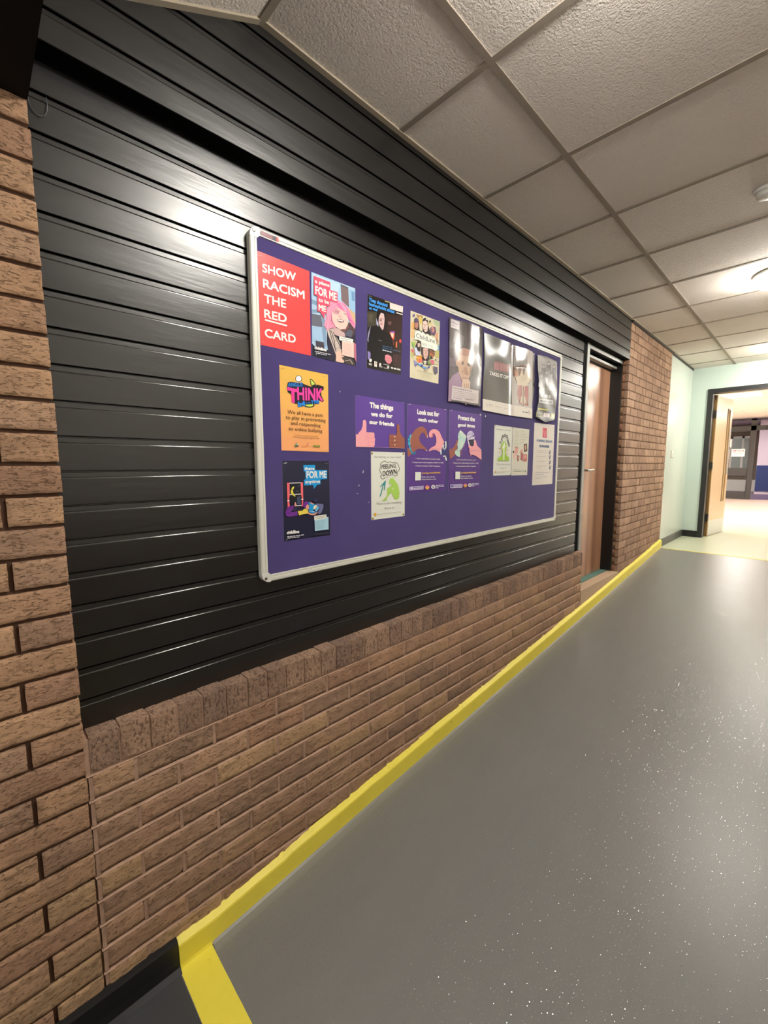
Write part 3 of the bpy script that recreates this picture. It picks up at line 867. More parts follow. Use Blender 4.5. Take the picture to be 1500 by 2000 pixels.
class Poster:
    """sheet on the board; the print is drawn on it in thin flat shapes"""
    def __init__(self, frame, corners, paper, name, label, cat='poster', group=None, wave=None, base=0.0, split=0.0, m='print_matt', scale_y=None):
        self.ox, self.oy, self.s = frame
        self.wave, self.split, self.base = wave, split, base
        self.name, self.label, self.cat, self.group, self.mname = name, label, cat, group, m
        self.k = 0; self.b = MB()
        self.corners = [self.P(p) for p in corners]
        self.poly(corners, paper)
        x = [c[0] for c in self.corners]; z = [c[1] for c in self.corners]
        self.x0, self.x1, self.z0, self.z1 = min(x), max(x), min(z), max(z)
    def P(self, p):
        q_ = pixel_on_wall(self.ox + p[0] / self.s, self.oy + p[1] / self.s, YP)
        return (q_.x, q_.z)
    def emit(self, tris, color, loose=False):
        y = YP - 0.0006 - self.base - self.k * STEP
        self.k += 1
        self.b.c = lin(color)
        if self.split:
            out = []; st = list(tris)
            while st:
                t = st.pop()
                e = [((t[i][0] - t[(i + 1) % 3][0]) ** 2 + (t[i][1] - t[(i + 1) % 3][1]) ** 2, i) for i in range(3)]
                d, i = max(e)
                if d > self.split ** 2:
                    a, b_, c = t[i], t[(i + 1) % 3], t[(i + 2) % 3]; mm = ((a[0] + b_[0]) / 2, (a[1] + b_[1]) / 2)
                    st.append((a, mm, c)); st.append((mm, b_, c))
                else: out.append(t)
            tris = out
        self.b.s = bool(self.split)
        idx = {}; jit = 0
        for t in tris:
            f = []
            if loose:
                idx = {}; jit = (jit + 1) % 6
            for p in t:
                if p not in idx:
                    idx[p] = len(self.b.v); self.b.v.append((p[0], y - jit * 0.000008, p[1]))
                f.append(idx[p])
            a, b_, c = t
            if (b_[0] - a[0]) * (c[1] - a[1]) - (b_[1] - a[1]) * (c[0] - a[0]) < 0: f = f[::-1]
            self.b.face(f)
    def poly(self, pts, color):
        w_ = [self.P(p) for p in pts]
        tr = tessellate_polygon([[Vector((p[0], p[1], 0)) for p in w_]])
        self.emit([tuple(w_[i] for i in t) for t in tr], color)
    def line(self, pts, width, color, closed=False):
        tris = []
        pp = list(pts) + ([pts[0]] if closed else [])
        for (ax, ay), (bx, by) in zip(pp, pp[1:]):
            L = math.hypot(bx - ax, by - ay) or 1; nx, ny = -(by - ay) / L * width / 2, (bx - ax) / L * width / 2
            ex, ey = (bx - ax) / L * width * .3, (by - ay) / L * width * .3
            q_ = [self.P(p) for p in ((ax + nx - ex, ay + ny - ey), (bx + nx + ex, by + ny + ey), (bx - nx + ex, by - ny + ey), (ax - nx - ex, ay - ny - ey))]
            tris += [(q_[0], q_[1], q_[2]), (q_[0], q_[2], q_[3])]
        self.emit(tris, color)
    def text(self, s, bl, br, h, color, bold=0.0, skew=0.0):
        vs, fs = glyph_mesh(s, min(bold, 0.0))
        if not vs: return
        a, b_, t = self.P(bl), self.P(br), self.P((bl[0], bl[1] - h))
        xa, xb = min(v[0] for v in vs), max(v[0] for v in vs)
        H = (t[1] - a[1]) / CAP
        def mp(v):
            f = (v[0] - xa) / (xb - xa)
            return (a[0] + (b_[0] - a[0]) * f + skew * v[1] * H, a[1] + (b_[1] - a[1]) * f + v[1] * H)
        w_ = [mp(v) for v in vs]; tris = []
        for f in fs:
            if len(f) == 3: tris.append(tuple(w_[i] for i in f))
            else:
                for t_ in tessellate_polygon([[Vector((w_[i][0], w_[i][1], 0)) for i in f]]): tris.append(tuple(w_[f[i]] for i in t_))
        if bold > 0:     # heavier strokes: the same letters printed again slightly shifted
            sx, sy = bold * abs(b_[0] - a[0]) / (xb - xa), bold * H
            for dx, dy in (((-1, -1), (1, -1), (-1, 1), (1, 1)) if h > 30 else ((-1, 0), (1, 0))):
                self.emit([tuple((x + dx * sx, z + dy * sy) for x, z in t) for t in tris], color)
        self.emit(tris, color)
    def lines(self, rows, h, color, seed=1):
        """small print too fine to read: rows of short strokes"""
        rnd = random.Random(seed); tris = []
        for (x0, y0), (x1, y1) in rows:
            n = max(3, int(math.hypot(x1 - x0, y1 - y0) / (h * 3.2))); u_ = 0.0
            while u_ < 1:
                w_ = rnd.uniform(.5, 1.3) / n; e_ = min(1, u_ + w_ * .82)
                q_ = [self.P((x0 + (x1 - x0) * t, y0 + (y1 - y0) * t + d)) for t, d in ((u_, 0), (e_, 0), (e_, -h), (u_, -h))]
                tris += [(q_[0], q_[1], q_[2]), (q_[0], q_[2], q_[3])]; u_ += w_
        self.emit(tris, color)
    def done(self):
        b = self.b
        b.c = lin((235, 235, 230)); b.s = False
        # the sheet's own edge and back
        c = self.corners; n = len(b.v); yf, yb = YP - 0.0006 - self.base, YP - 0.0001 - (self.base if self.wave else 0)
        if not self.wave:
            b.v += [(x, yf, z) for x, z in c] + [(x, yb, z) for x, z in c]; k = len(c)
            for i in range(k): b.face((n + i, n + (i + 1) % k, n + k + (i + 1) % k, n + k + i))
        if self.wave:
            w_, h_ = self.x1 - self.x0, self.z1 - self.z0
            out = []
            for x, y, z in b.v:
                y2 = y - max(0.0015, self.wave((x - self.x0) / w_, (z - self.z0) / h_))
                f = (y2 - CY) / (y - CY); out.append((x * f, y2, z * f))
            b.v = out
        o = b.build(self.name, M[self.mname], fix=False)
        return tag(o, self.label, self.cat, self.group)

WHT = (238, 236, 232)
# 1 red card -------------------------------------------------
p = Poster((480, 430, 7.407), [(166, 441), (918, 740), (940, 1962), (214, 1802)], (236, 74, 74), 'poster',
           'plain red poster with large white words about racism, top left of the board', m='print_satin')
for s, bl, br, h in (('SHOW', (243, 748), (722, 880), 118), ('RACISM', (252, 972), (846, 1142), 122), ('THE', (268, 1192), (578, 1272), 122),
                     ('RED', (268, 1408), (586, 1484), 118), ('CARD', (275, 1690), (716, 1780), 118)):
    p.text(s, bl, br, h, (250, 240, 238), 0.022)
p.poly([(273, 1432), (592, 1518), (592, 1541), (273, 1456)], (250, 240, 238))
p.line([(192, 515), (226, 520)], 4, (200, 150, 150)); p.line([(225, 1765), (262, 1772)], 4, (200, 150, 150))
p.done()

# 2 pink haired person ---------------------------------------
p = Poster((600, 525, 10), [(80, 62), (935, 385), (945, 1905), (95, 1705)], (176, 204, 226), 'poster',
           'photo poster of a laughing person with pink hair and a scarf', m='print_satin')
p.poly([(80, 62), (650, 285), (660, 620), (80, 560)], (160, 200, 228)); p.poly([(100, 90), (470, 240), (640, 300), (600, 500), (120, 400)], (184, 212, 234))
p.poly([(650, 300), (800, 390), (815, 760), (665, 620)], (122, 104, 108)); p.poly([(655, 300), (800, 365), (800, 395), (655, 330)], (84, 88, 100))
p.poly([(808, 400), (930, 420), (932, 900), (830, 820)], (150, 190, 220)); p.poly([(860, 440), (925, 460), (925, 640), (870, 620)], (112, 150, 190))
p.poly([(800, 760), (935, 880), (940, 1080), (860, 1000), (820, 880)], (208, 178, 140))
p.poly([(82, 590), (190, 640), (230, 860), (85, 860)], (122, 156, 186)); p.poly([(82, 680), (185, 720), (195, 800), (84, 790)], (172, 200, 224))
p.poly([(85, 875), (270, 910), (290, 1140), (90, 1110)], (104, 106, 120)); p.poly([(88, 1130), (250, 1140), (400, 1560), (330, 1640), (92, 1400)], (158, 190, 220))
p.poly([(285, 950), (345, 1000), (380, 1500), (330, 1540), (285, 1200)], (128, 156, 186)); p.poly([(160, 1400), (320, 1440), (330, 1560), (165, 1540)], (70, 66, 78))
p.poly([(92, 1460), (160, 1540), (400, 1590), (440, 1640), (520, 1810), (95, 1702)], (34, 38, 54))
# coat, scarf
p.poly([(385, 1180), (560, 1140), (800, 1050), (935, 1080), (945, 1640), (945, 1900), (560, 1812), (430, 1790), (380, 1420)], (48, 46, 62))
p.poly([(780, 1060), (930, 1080), (925, 1260), (860, 1340), (760, 1290)], (84, 66, 70)); p.poly([(740, 1240), (830, 1180), (890, 1240), (850, 1340), (730, 1300)], (92, 96, 112))
p.poly([(430, 1180), (560, 1150), (720, 1240), (740, 1330), (610, 1320), (540, 1290), (460, 1220)], (196, 168, 166))
p.poly([(380, 1180), (470, 1190), (620, 1420), (665, 1600), (650, 1700), (560, 1700), (480, 1480), (400, 1280)], (198, 184, 176))
for l in (((430, 1200), (480, 1400), (560, 1620)), ((455, 1200), (520, 1400), (545, 1600)), ((500, 1240), (600, 1440), (655, 1570)), ((540, 1300), (600, 1380), (660, 1500))): p.line(l, 12, (58, 52, 56))
for l in (((450, 1330), (520, 1300)), ((490, 1430), (590, 1390)), ((540, 1560), (650, 1540))): p.line(l, 7, (120, 106, 104))
p.poly([(560, 1620), (640, 1600), (700, 1700), (760, 1740), (700, 1840), (640, 1830), (550, 1808)], (226, 190, 172))
p.poly([(660, 1740), (800, 1690), (880, 1750), (930, 1890), (760, 1860)], (70, 64, 64)); p.line([(740, 1800), (830, 1780), (880, 1860)], 14, (196, 170, 160))
# hair, face
p.poly([(440, 640), (600, 620), (720, 680), (810, 800), (870, 960), (935, 1090), (920, 1180), (830, 1060), (770, 900), (560, 760), (480, 860), (490, 1010), (560, 1150), (450, 1160), (380, 1210), (340, 1130), (310, 1115), (360, 960), (380, 800)], (232, 150, 180))
p.poly([(480, 860), (560, 760), (740, 840), (790, 940), (790, 1080), (740, 1180), (640, 1200), (540, 1120), (480, 980)], (226, 196, 186))
p.poly([(490, 820), (560, 770), (640, 830), (600, 900), (510, 880)], (206, 150, 160)); p.line([(540, 840), (600, 850)], 10, (120, 90, 100)); p.line([(700, 870), (750, 900)], 10, (120, 90, 100))
p.poly([(600, 900), (660, 910), (690, 960), (640, 975), (600, 950)], (212, 176, 170))
p.poly([(570, 985), (640, 990), (715, 1015), (700, 1050), (620, 1050), (585, 1020)], (120, 62, 64)); p.poly([(580, 990), (700, 1015), (690, 1035), (600, 1020)], (248, 244, 240))
p.poly([(560, 700), (640, 640), (740, 720), (820, 860), (880, 1020), (920, 1110), (860, 1080), (800, 980), (740, 860), (660, 800)], (218, 120, 168))
p.poly([(600, 640), (650, 660), (760, 790), (760, 900), (680, 760)], (240, 176, 200)); p.line([(640, 680), (760, 850)], 9, (190, 96, 146)); p.line([(780, 820), (860, 1000)], 8, (240, 180, 205))
for l in (((400, 800), (370, 960), (340, 1110)), ((440, 880), (450, 1020), (500, 1120)), ((430, 760), (400, 1000), (380, 1180))): p.line(l, 12, (246, 172, 196))
p.line([(455, 900), (470, 1040), (540, 1140)], 9, (170, 90, 120)); p.poly([(630, 1190), (740, 1180), (790, 1080), (800, 1160), (720, 1240)], (120, 84, 84))
# speech shapes
PK = (232, 84, 112)
p.poly([(118, 142), (440, 268), (440, 420), (580, 462), (580, 670), (430, 628), (430, 740), (372, 732), (368, 882), (330, 880), (326, 985), (240, 845), (188, 832), (185, 535), (120, 510)], PK)
p.text('a place', (142, 272), (420, 362), 62, WHT, 0.03); p.text('FOR ME', (150, 492), (560, 632), 150, WHT, 0.03)
p.text('to be', (212, 640), (410, 700), 72, WHT, 0.03); p.text('ME', (212, 808), (350, 852), 108, WHT, 0.03)
p.poly([(610, 1320), (882, 1382), (874, 1455), (612, 1400)], (232, 234, 226)); p.lines([((630, 1365), (860, 1400)), ((650, 1400), (830, 1432))], 10, (140, 140, 140), 3)
p.poly([(662, 1412), (895, 1450), (898, 1745), (665, 1690)], (236, 200, 190)); p.lines([((690, 1470 + i * 26), (840 + (i % 3) * 14, 1500 + i * 26)) for i in range(8)], 6, (200, 150, 145), 4)
p.poly([(898, 1440), (935, 1480), (945, 1840), (905, 1750)], (190, 110, 130))
p.text('childline', (130, 1570), (355, 1618), 52, WHT, 0.05)
p.lines([((132, 1620), (445, 1690)), ((150, 1655), (365, 1702))], 13, (226, 226, 230), 5); p.line([(148, 1680), (200, 1650)], 5, (226, 226, 230))
p.done()

# 3 dark street poster ---------------------------------------
p = Poster((700, 560, 8.8235), [(155, 122), (762, 338), (728, 1520), (143, 1398)], (32, 26, 26), 'poster',
           'dark photo poster of a person in a black coat at night', m='print_satin')
p.poly([(150, 420), (340, 440), (320, 660), (160, 700)], (66, 62, 50)); p.poly([(470, 470), (750, 500), (745, 1150), (580, 1130), (500, 760)], (54, 36, 34))
p.poly([(180, 470), (250, 480), (240, 620), (170, 600)], (84, 78, 64)); p.poly([(500, 600), (570, 600), (560, 660), (520, 660)], (104, 76, 74))
p.poly([(600, 1150), (740, 1180), (730, 1400), (590, 1360)], (60, 38, 38)); p.line([(600, 1190), (640, 1300)], 10, (96, 60, 62)); p.line([(660, 1170), (650, 1300)], 8, (110, 66, 66))
p.poly([(305, 545), (345, 560), (340, 690), (310, 650)], (186, 190, 224)); p.poly([(205, 680), (235, 690), (170, 960), (150, 920), (165, 800)], (150, 146, 180))
p.poly([(155, 1110), (210, 1130), (200, 1240), (160, 1260)], (140, 130, 190))
p.poly([(210, 680), (350, 690), (450, 760), (545, 820), (600, 960), (610, 1080), (560, 1190), (440, 1310), (240, 1300), (180, 1050), (170, 900)], (18, 16, 18))
p.poly([(320, 420), (420, 410), (450, 520), (440, 560), (430, 480), (380, 440), (345, 520), (340, 640), (310, 560)], (20, 17, 18))
p.poly([(350, 520), (385, 445), (435, 470), (448, 560), (440, 650), (430, 720), (410, 750), (370, 690), (345, 620)], (216, 186, 184))
p.poly([(360, 560), (400, 560), (400, 600), (362, 600)], (150, 116, 116)); p.poly([(376, 630), (412, 636), (408, 655), (378, 650)], (160, 96, 100)); p.line([(372, 548), (398, 552)], 7, (84, 60, 60)); p.line([(414, 552), (436, 556)], 7, (84, 60, 60))
p.poly([(530, 790), (620, 780), (612, 900), (590, 915), (560, 860)], (244, 96, 70)); p.poly([(548, 800), (600, 800), (596, 880), (575, 880)], (255, 214, 190)); p.poly([(545, 770), (618, 770), (618, 800), (560, 795)], (150, 90, 190))
p.poly([(640, 945), (660, 950), (658, 1050), (636, 1045)], (250, 130, 70)); p.poly(ell(716, 938, 19, 34), (240, 80, 80)); p.line([(585, 900), (600, 1010)], 8, (150, 70, 60))
p.poly([(455, 1180), (500, 1170), (560, 1205), (572, 1280), (540, 1330), (490, 1320), (450, 1260)], (222, 140, 150)); p.line([(470, 1230), (540, 1235)], 5, (170, 90, 100)); p.line([(475, 1270), (540, 1275)], 5, (170, 90, 100))
BL = (70, 158, 236)
p.text('They shouted', (176, 248), (492, 352), 56, BL, 0.04); p.text('homophobic abuse', (176, 322), (612, 462), 56, BL, 0.04); p.text('at me', (178, 386), (314, 424), 44, BL, 0.04)
p.poly([(532, 275), (760, 345), (755, 450), (532, 385)], (232, 216, 210)); p.poly([(440, 240), (530, 262), (530, 285), (450, 262)], (170, 160, 110))
p.poly([(645, 442), (752, 474), (752, 494), (645, 462)], (226, 220, 200))
p.lines([((335, 932), (395, 945))], 14, (120, 120, 124), 2)
p.lines([((405, 1030), (572, 1064)), ((405, 1062), (715, 1130))], 14, (74, 104, 140), 6); p.lines([((405, 1100), (566, 1140))], 16, (214, 220, 236), 7)
p.poly(ell(198, 1272, 24, 30), (224, 220, 216)); p.lines([((168, 1330), (225, 1344)), ((168, 1350), (222, 1362))], 14, (214, 210, 206), 8)
p.poly([(262, 1285), (312, 1298), (308, 1388), (260, 1376)], (224, 220, 208)); p.poly([(285, 1310), (300, 1314), (298, 1345), (284, 1340)], (90, 90, 70))
p.poly(ell(362, 1342, 20, 26), (224, 220, 216)); p.lines([((342, 1384), (398, 1396))], 22, (200, 196, 192), 9)
p.lines([((420, 1342), (512, 1362))], 12, (200, 196, 196), 10); p.lines([((422, 1405), (520, 1424))], 12, (200, 196, 196), 12); p.poly(ell(500, 1386, 20, 20), (226, 224, 220))
p.lines([((548, 1412), (722, 1450))], 26, (232, 230, 226), 11); p.line([(168, 162), (214, 176)], 6, (150, 150, 150))
p.done()

# 4 collage poster -------------------------------------------
p = Poster((790, 600, 12.5), [(148, 82), (862, 352), (825, 1870), (130, 1715)], (216, 208, 178), 'poster',
           'cream collage poster of drawn faces around a white telephone helpline cloud')
for pts, c in (([(170, 350), (240, 380), (250, 560), (160, 540)], (224, 172, 104)), ([(165, 560), (230, 600), (215, 760), (160, 750)], (230, 180, 120)), ([(280, 170), (450, 215), (430, 290), (370, 320), (300, 240)], (170, 132, 96)),
               ([(345, 240), (400, 220), (430, 330), (410, 440), (360, 380)], (214, 190, 96)), ([(690, 300), (850, 360), (845, 480), (740, 430)], (172, 190, 150)), ([(570, 380), (650, 400), (650, 440), (580, 420)], (220, 200, 110)),
               ([(760, 450), (850, 500), (845, 620), (780, 600)], (200, 196, 160)), ([(745, 620), (820, 620), (820, 880), (750, 780)], (214, 160, 130)), ([(160, 830), (270, 850), (250, 960), (180, 960)], (166, 190, 96)), ([(165, 870), (190, 900), (230, 1000), (200, 1010)], (84, 150, 90)),
               ([(150, 1030), (220, 1020), (230, 1180), (160, 1130)], (206, 110, 110)), ([(150, 1060), (220, 1140), (210, 1260), (150, 1180)], (190, 196, 120)), ([(790, 940), (845, 930), (840, 1060), (790, 1060)], (120, 170, 190)), ([(740, 1060), (840, 1060), (830, 1240), (760, 1240)], (196, 186, 110)),
               ([(580, 1050), (720, 1060), (740, 1180), (600, 1200)], (130, 84, 64)), ([(600, 1100), (690, 1160), (720, 1220), (600, 1240)], (196, 110, 66)), ([(300, 1180), (420, 1170), (420, 1320), (290, 1340)], (236, 160, 60)), ([(340, 1260), (430, 1270), (420, 1350), (330, 1350)], (232, 108, 96)),
               ([(420, 1230), (560, 1240), (560, 1420), (440, 1390)], (60, 50, 54)), ([(455, 1310), (520, 1310), (525, 1400), (470, 1400)], (226, 220, 200)), ([(560, 1320), (660, 1330), (650, 1420), (560, 1420)], (142, 156, 96)), ([(620, 1290), (720, 1290), (720, 1400), (650, 1400)], (214, 110, 130)),
               ([(710, 1290), (800, 1320), (820, 1420), (720, 1400)], (210, 200, 170)), ([(640, 1170), (690, 1260), (600, 1280)], (30, 30, 34)), ([(590, 1170), (625, 1190), (610, 1290), (590, 1260)], (110, 170, 80)),
               ([(210, 1290), (300, 1340), (290, 1420), (240, 1400)], (150, 150, 200)), ([(300, 1370), (420, 1390), (430, 1440), (540, 1470), (540, 1510), (480, 1510), (400, 1450), (310, 1400)], (104, 160, 214)),
               ([(690, 1440), (800, 1470), (800, 1610), (740, 1650), (700, 1560)], (92, 84, 108)), ([(240, 240), (200, 200), (240, 180)], (80, 80, 140)), ([(290, 610), (350, 560), (560, 680), (460, 640)], (60, 40, 60))): p.poly(pts, c)
p.poly([(195, 160), (215, 190), (235, 150), (245, 200), (235, 240), (205, 235), (185, 232)], (110, 104, 150))
def face(p, pts_face, pts_hair, skin, hair, feat):
    p.poly(pts_hair, hair); p.poly(pts_face, skin)
    for l in feat: p.line(l, 9, (90, 56, 56))
face(p, [(235, 380), (320, 380), (325, 480), (290, 540), (245, 500)], [(225, 300), (270, 255), (330, 300), (350, 430), (360, 590), (230, 530), (240, 420)], (186, 130, 116), (44, 34, 40), [[(250, 420), (275, 424)], [(262, 490), (292, 494)]])
p.poly([(240, 300), (270, 270), (320, 310), (325, 380), (245, 360)], (90, 74, 110))
face(p, [(440, 350), (500, 330), (545, 370), (560, 470), (545, 590), (490, 610), (445, 540), (430, 440)], [(430, 330), (450, 280), (500, 262), (560, 330), (570, 450), (640, 700), (440, 600)], (232, 202, 192), (40, 32, 36), [[(445, 420), (480, 428)], [(510, 425), (545, 432)], [(460, 545), (510, 550)], [(490, 440), (480, 500)]])
face(p, [(640, 490), (690, 480), (720, 560), (700, 630), (650, 620)], [(610, 520), (650, 470), (740, 490), (760, 600), (720, 700), (610, 640)], (200, 140, 130), (100, 76, 110), [[(650, 600), (690, 610)], [(655, 545), (680, 548)]])
face(p, [(305, 890), (350, 870), (370, 930), (340, 980), (310, 970)], [(270, 900), (320, 820), (380, 870), (370, 1080), (320, 1080), (240, 990)], (232, 200, 186), (40, 32, 40), [[(330, 920), (350, 922)]])
p.poly([(225, 1000), (270, 980), (320, 1090), (390, 1110), (370, 1190), (260, 1180)], (206, 212, 234)); p.poly([(340, 1130), (400, 1140), (390, 1175), (330, 1180)], (236, 220, 206))
face(p, [(440, 1000), (560, 1010), (560, 1140), (540, 1230), (490, 1290), (455, 1230), (440, 1130)], [(390, 990), (600, 1010), (590, 1310), (430, 1260), (390, 1140)], (220, 180, 166), (56, 38, 40), [[(455, 1050), (485, 1055)], [(520, 1060), (550, 1066)], [(480, 1200), (525, 1206)], [(505, 1080), (500, 1150)]])
for cx, cy, r, c in ((262, 1415, 26, (96, 90, 170)), (412, 1430, 26, (80, 80, 160)), (575, 1470, 26, (80, 80, 160)), (300, 1240, 28, (240, 176, 60)), (600, 1385, 34, (120, 140, 80)), (395, 1200, 20, (226, 180, 80)), (310, 1378, 14, (90, 90, 170)), (220, 1150, 16, (176, 90, 90)), (500, 1340, 20, (240, 236, 226)), (745, 1290, 18, (40, 36, 40)), (800, 1335, 12, (60, 50, 50)), (510, 310, 12, (240, 236, 236)), (605, 348, 22, (50, 44, 44)), (480, 290, 24, (30, 30, 36))): p.poly(ell(cx, cy, r, r, n=12), c)
p.line([(455, 1525), (490, 1550), (545, 1548)], 12, (120, 60, 50)); p.line([(750, 780), (780, 820), (815, 850)], 9, (70, 60, 40)); p.line([(760, 870), (810, 915)], 9, (80, 60, 40)); p.line([(690, 1440), (680, 1520), (700, 1540)], 8, (200, 150, 140))
CW = (236, 240, 228)
cl = [(215, 790), (235, 740), (225, 680), (250, 605), (310, 575), (370, 600), (385, 630), (430, 610), (470, 650), (500, 690), (520, 660), (560, 665), (580, 710), (630, 710), (660, 760), (710, 760), (745, 810), (745, 900), (790, 960), (790, 1030), (745, 1080), (690, 1060), (660, 1030), (500, 1000), (390, 975), (385, 880), (390, 840), (300, 800)]
p.poly(cl, CW)
p.text('ChildLine', (262, 748), (718, 890), 112, (36, 32, 34), 0.0); p.text('0800 1111', (402, 932), (668, 1008), 68, (150, 160, 160), -0.012)
p.lines([((285, 1552), (705, 1650))], 9, (110, 104, 90), 13); p.lines([((300 + i * 30, 1592 + i * 34), (690 - i * 20, 1668 + i * 28)) for i in range(4)], 5, (176, 170, 150), 14); p.lines([((175, 1665), (212, 1675))], 7, (140, 134, 120), 15)
p.done()

# 5 glossy portrait of an older person -----------------------
def w5(u, v):
    return 0.009 + 0.006 * u * math.sin(v * 7 + 1.0) + 0.0065 * math.sin(u * 11.0 + 1.2) * (0.25 + 0.75 * v) * u + 0.006 * math.exp(-((v - .5) * 9) ** 2) * math.sin(3.1 * u)
p = Poster((865, 610, 10.526), [(130, 90), (300, 165), (480, 195), (640, 250), (820, 330), (805, 1000), (765, 1925), (480, 1880), (290, 1835), (105, 1830), (130, 1000)], (84, 74, 78), 'poster',
           'glossy crumpled portrait poster of a bald person in a purple top', wave=w5, split=0.014, m='print_gloss')
p.poly([(140, 120), (500, 210), (480, 700), (330, 740), (135, 740)], (96, 88, 90)); p.poly([(260, 380), (440, 500), (420, 680), (200, 600)], (116, 110, 112)); p.poly([(600, 600), (800, 500), (790, 1500), (600, 1500)], (66, 62, 62)); p.poly([(640, 1100), (780, 1000), (770, 1500), (620, 1450)], (86, 74, 66))
p.poly([(130, 920), (310, 960), (300, 1120), (130, 1110)], (110, 96, 110)); p.poly([(130, 1110), (300, 1110), (320, 1210), (125, 1380)], (74, 62, 74))
p.poly([(320, 1215), (390, 1450), (400, 1560), (180, 1500), (170, 1830), (108, 1826), (118, 1420), (200, 1300)], (150, 116, 150))
p.poly([(340, 760), (430, 730), (540, 770), (600, 880), (620, 1050), (590, 1180), (540, 1340), (500, 1400), (400, 1430), (330, 1250), (310, 1130), (270, 1080), (265, 1000), (300, 980)], (206, 170, 146))
p.poly([(350, 770), (430, 735), (560, 800), (590, 900), (420, 900), (330, 860)], (184, 142, 124)); p.poly([(560, 960), (620, 1040), (590, 1190), (540, 1300), (560, 1120)], (150, 118, 98))
p.poly([(385, 1020), (425, 1030), (420, 1080), (375, 1075)], (110, 84, 76)); p.poly([(495, 1040), (560, 1080), (555, 1115), (505, 1105)], (100, 76, 68)); p.line([(390, 1010), (430, 1022)], 12, (90, 66, 60)); p.line([(495, 1045), (560, 1050)], 12, (90, 66, 60))
p.poly([(430, 1140), (470, 1120), (520, 1240), (505, 1285), (440, 1270)], (184, 142, 120)); p.line([(410, 1190), (400, 1240)], 9, (130, 96, 80)); p.line([(480, 1285), (515, 1270)], 9, (110, 80, 70)); p.line([(400, 1350), (500, 1360)], 12, (130, 90, 84))
p.poly([(400, 1390), (440, 1360), (520, 1370), (555, 1440), (550, 1600), (380, 1560), (385, 1480)], (214, 182, 160))
for x in (440, 480, 520): p.line([(x, 1470), (x - 4, 1570)], 8, (90, 66, 62))
p.poly([(158, 132), (335, 198), (332, 370), (155, 310)], (226, 218, 222)); p.lines([((170, 190), (240, 215)), ((170, 215), (320, 265)), ((175, 265), (215, 280))], 12, (120, 104, 150), 16); p.lines([((220, 285), (310, 312))], 7, (170, 160, 170), 17)
p.poly([(182, 1505), (728, 1615), (720, 1885), (165, 1790)], (206, 194, 196)); p.lines([((205, 1560), (590, 1635))], 15, (110, 100, 110), 18)
p.lines([((205, 1606 + 38 * i), (690, 1700 + 34 * i)) for i in range(4)], 10, (150, 138, 146), 19); p.lines([((200, 1760), (380, 1790))], 12, (120, 96, 160), 20); p.lines([((450, 1795), (635, 1822))], 22, (130, 116, 112), 21)
p.done()

# 6 wide glossy poster: black half and figure half -----------
def w6(u, v):
    s = 0.010 * math.exp(-((v - .78) * 5.0) ** 2) * math.sin(math.pi * min(max(u / .52, 0), 1)) if u < .52 else 0.012 * math.exp(-((v - .80) * 4.5) ** 2) * math.sin(math.pi * min(max((u - .52) / .40, 0), 1))
    return 0.006 + s + 0.0035 * math.sin(u * 13 + v * 3) * v - 0.004 * math.exp(-((u - .53) * 30) ** 2)
p = Poster((935, 640, 9.0909), [(95, 88), (130, 100), (565, 270), (575, 320), (590, 300), (870, 385), (955, 430), (945, 1615), (560, 1560), (62, 1465), (75, 1000), (110, 500)], (34, 30, 28), 'poster',
           'wide glossy poster, half black with white capitals, half a bare back drawing', wave=w6, split=0.016, m='print_gloss')
p.poly([(98, 92), (565, 275), (575, 880), (100, 780)], (52, 50, 52)); p.poly([(115, 560), (300, 540), (560, 640), (575, 880), (100, 760)], (70, 66, 70))
p.poly([(285, 590), (535, 655), (520, 800), (260, 735)], (150, 84, 96)); p.lines([((270, 740), (525, 800))], 120, (170, 104, 112), 22)
p.text('TAKES IT OFF', (190, 832), (528, 918), 58, (236, 234, 228), 0.04)
p.poly([(575, 322), (590, 302), (870, 385), (955, 430), (945, 1460), (585, 1375)], (196, 188, 184))
p.poly([(590, 320), (865, 400), (860, 720), (600, 700)], (120, 116, 118)); p.poly([(600, 700), (860, 640), (885, 750), (830, 700), (795, 895), (770, 700), (735, 830), (715, 880), (690, 730), (650, 800), (640, 870), (600, 840)], (110, 72, 56)); p.poly([(640, 740), (690, 760), (700, 890), (640, 860)], (190, 120, 84))
p.poly([(640, 880), (720, 860), (760, 760), (800, 860), (850, 700), (930, 900), (900, 960), (840, 1040), (690, 1020), (650, 930)], (222, 204, 180))
p.poly([(690, 1020), (880, 1040), (878, 1395), (720, 1360), (680, 1180)], (176, 96, 98)); p.poly([(765, 1030), (812, 1036), (800, 1200), (860, 1330), (790, 1380), (700, 1330), (762, 1200)], (214, 190, 170)); p.line([(787, 1050), (785, 1380)], 12, (64, 40, 40))
for l in (((710, 1290), (780, 1390)), ((740, 1260), (700, 1370)), ((860, 1300), (790, 1390)), ((830, 1260), (870, 1370))): p.line(l, 10, (120, 50, 54))
p.line([(605, 850), (650, 900), (670, 990)], 10, (110, 84, 70)); p.line([(930, 920), (880, 1000)], 8, (150, 110, 90))
p.poly([(65, 1262), (560, 1362), (585, 1372), (945, 1440), (945, 1615), (560, 1560), (62, 1465)], (226, 218, 208))
for l in (((122, 1345), (150, 1400)), ((150, 1350), (128, 1405)), ((165, 1352), (195, 1378)), ((180, 1408), (192, 1350)), ((205, 1362), (200, 1412)), ((205, 1362), (232, 1375)), ((232, 1360), (226, 1415))): p.line(l, 4, (140, 136, 140))
p.lines([((270, 1396), (395, 1422)), ((445, 1432), (600, 1464))], 5, (150, 144, 140), 23)
p.text('See Me', (768, 1500), (860, 1518), 20, (50, 46, 50), 0.04); p.line([(870, 1510), (885, 1470), (895, 1530), (908, 1500), (880, 1545)], 6, (190, 150, 156))
p.done()
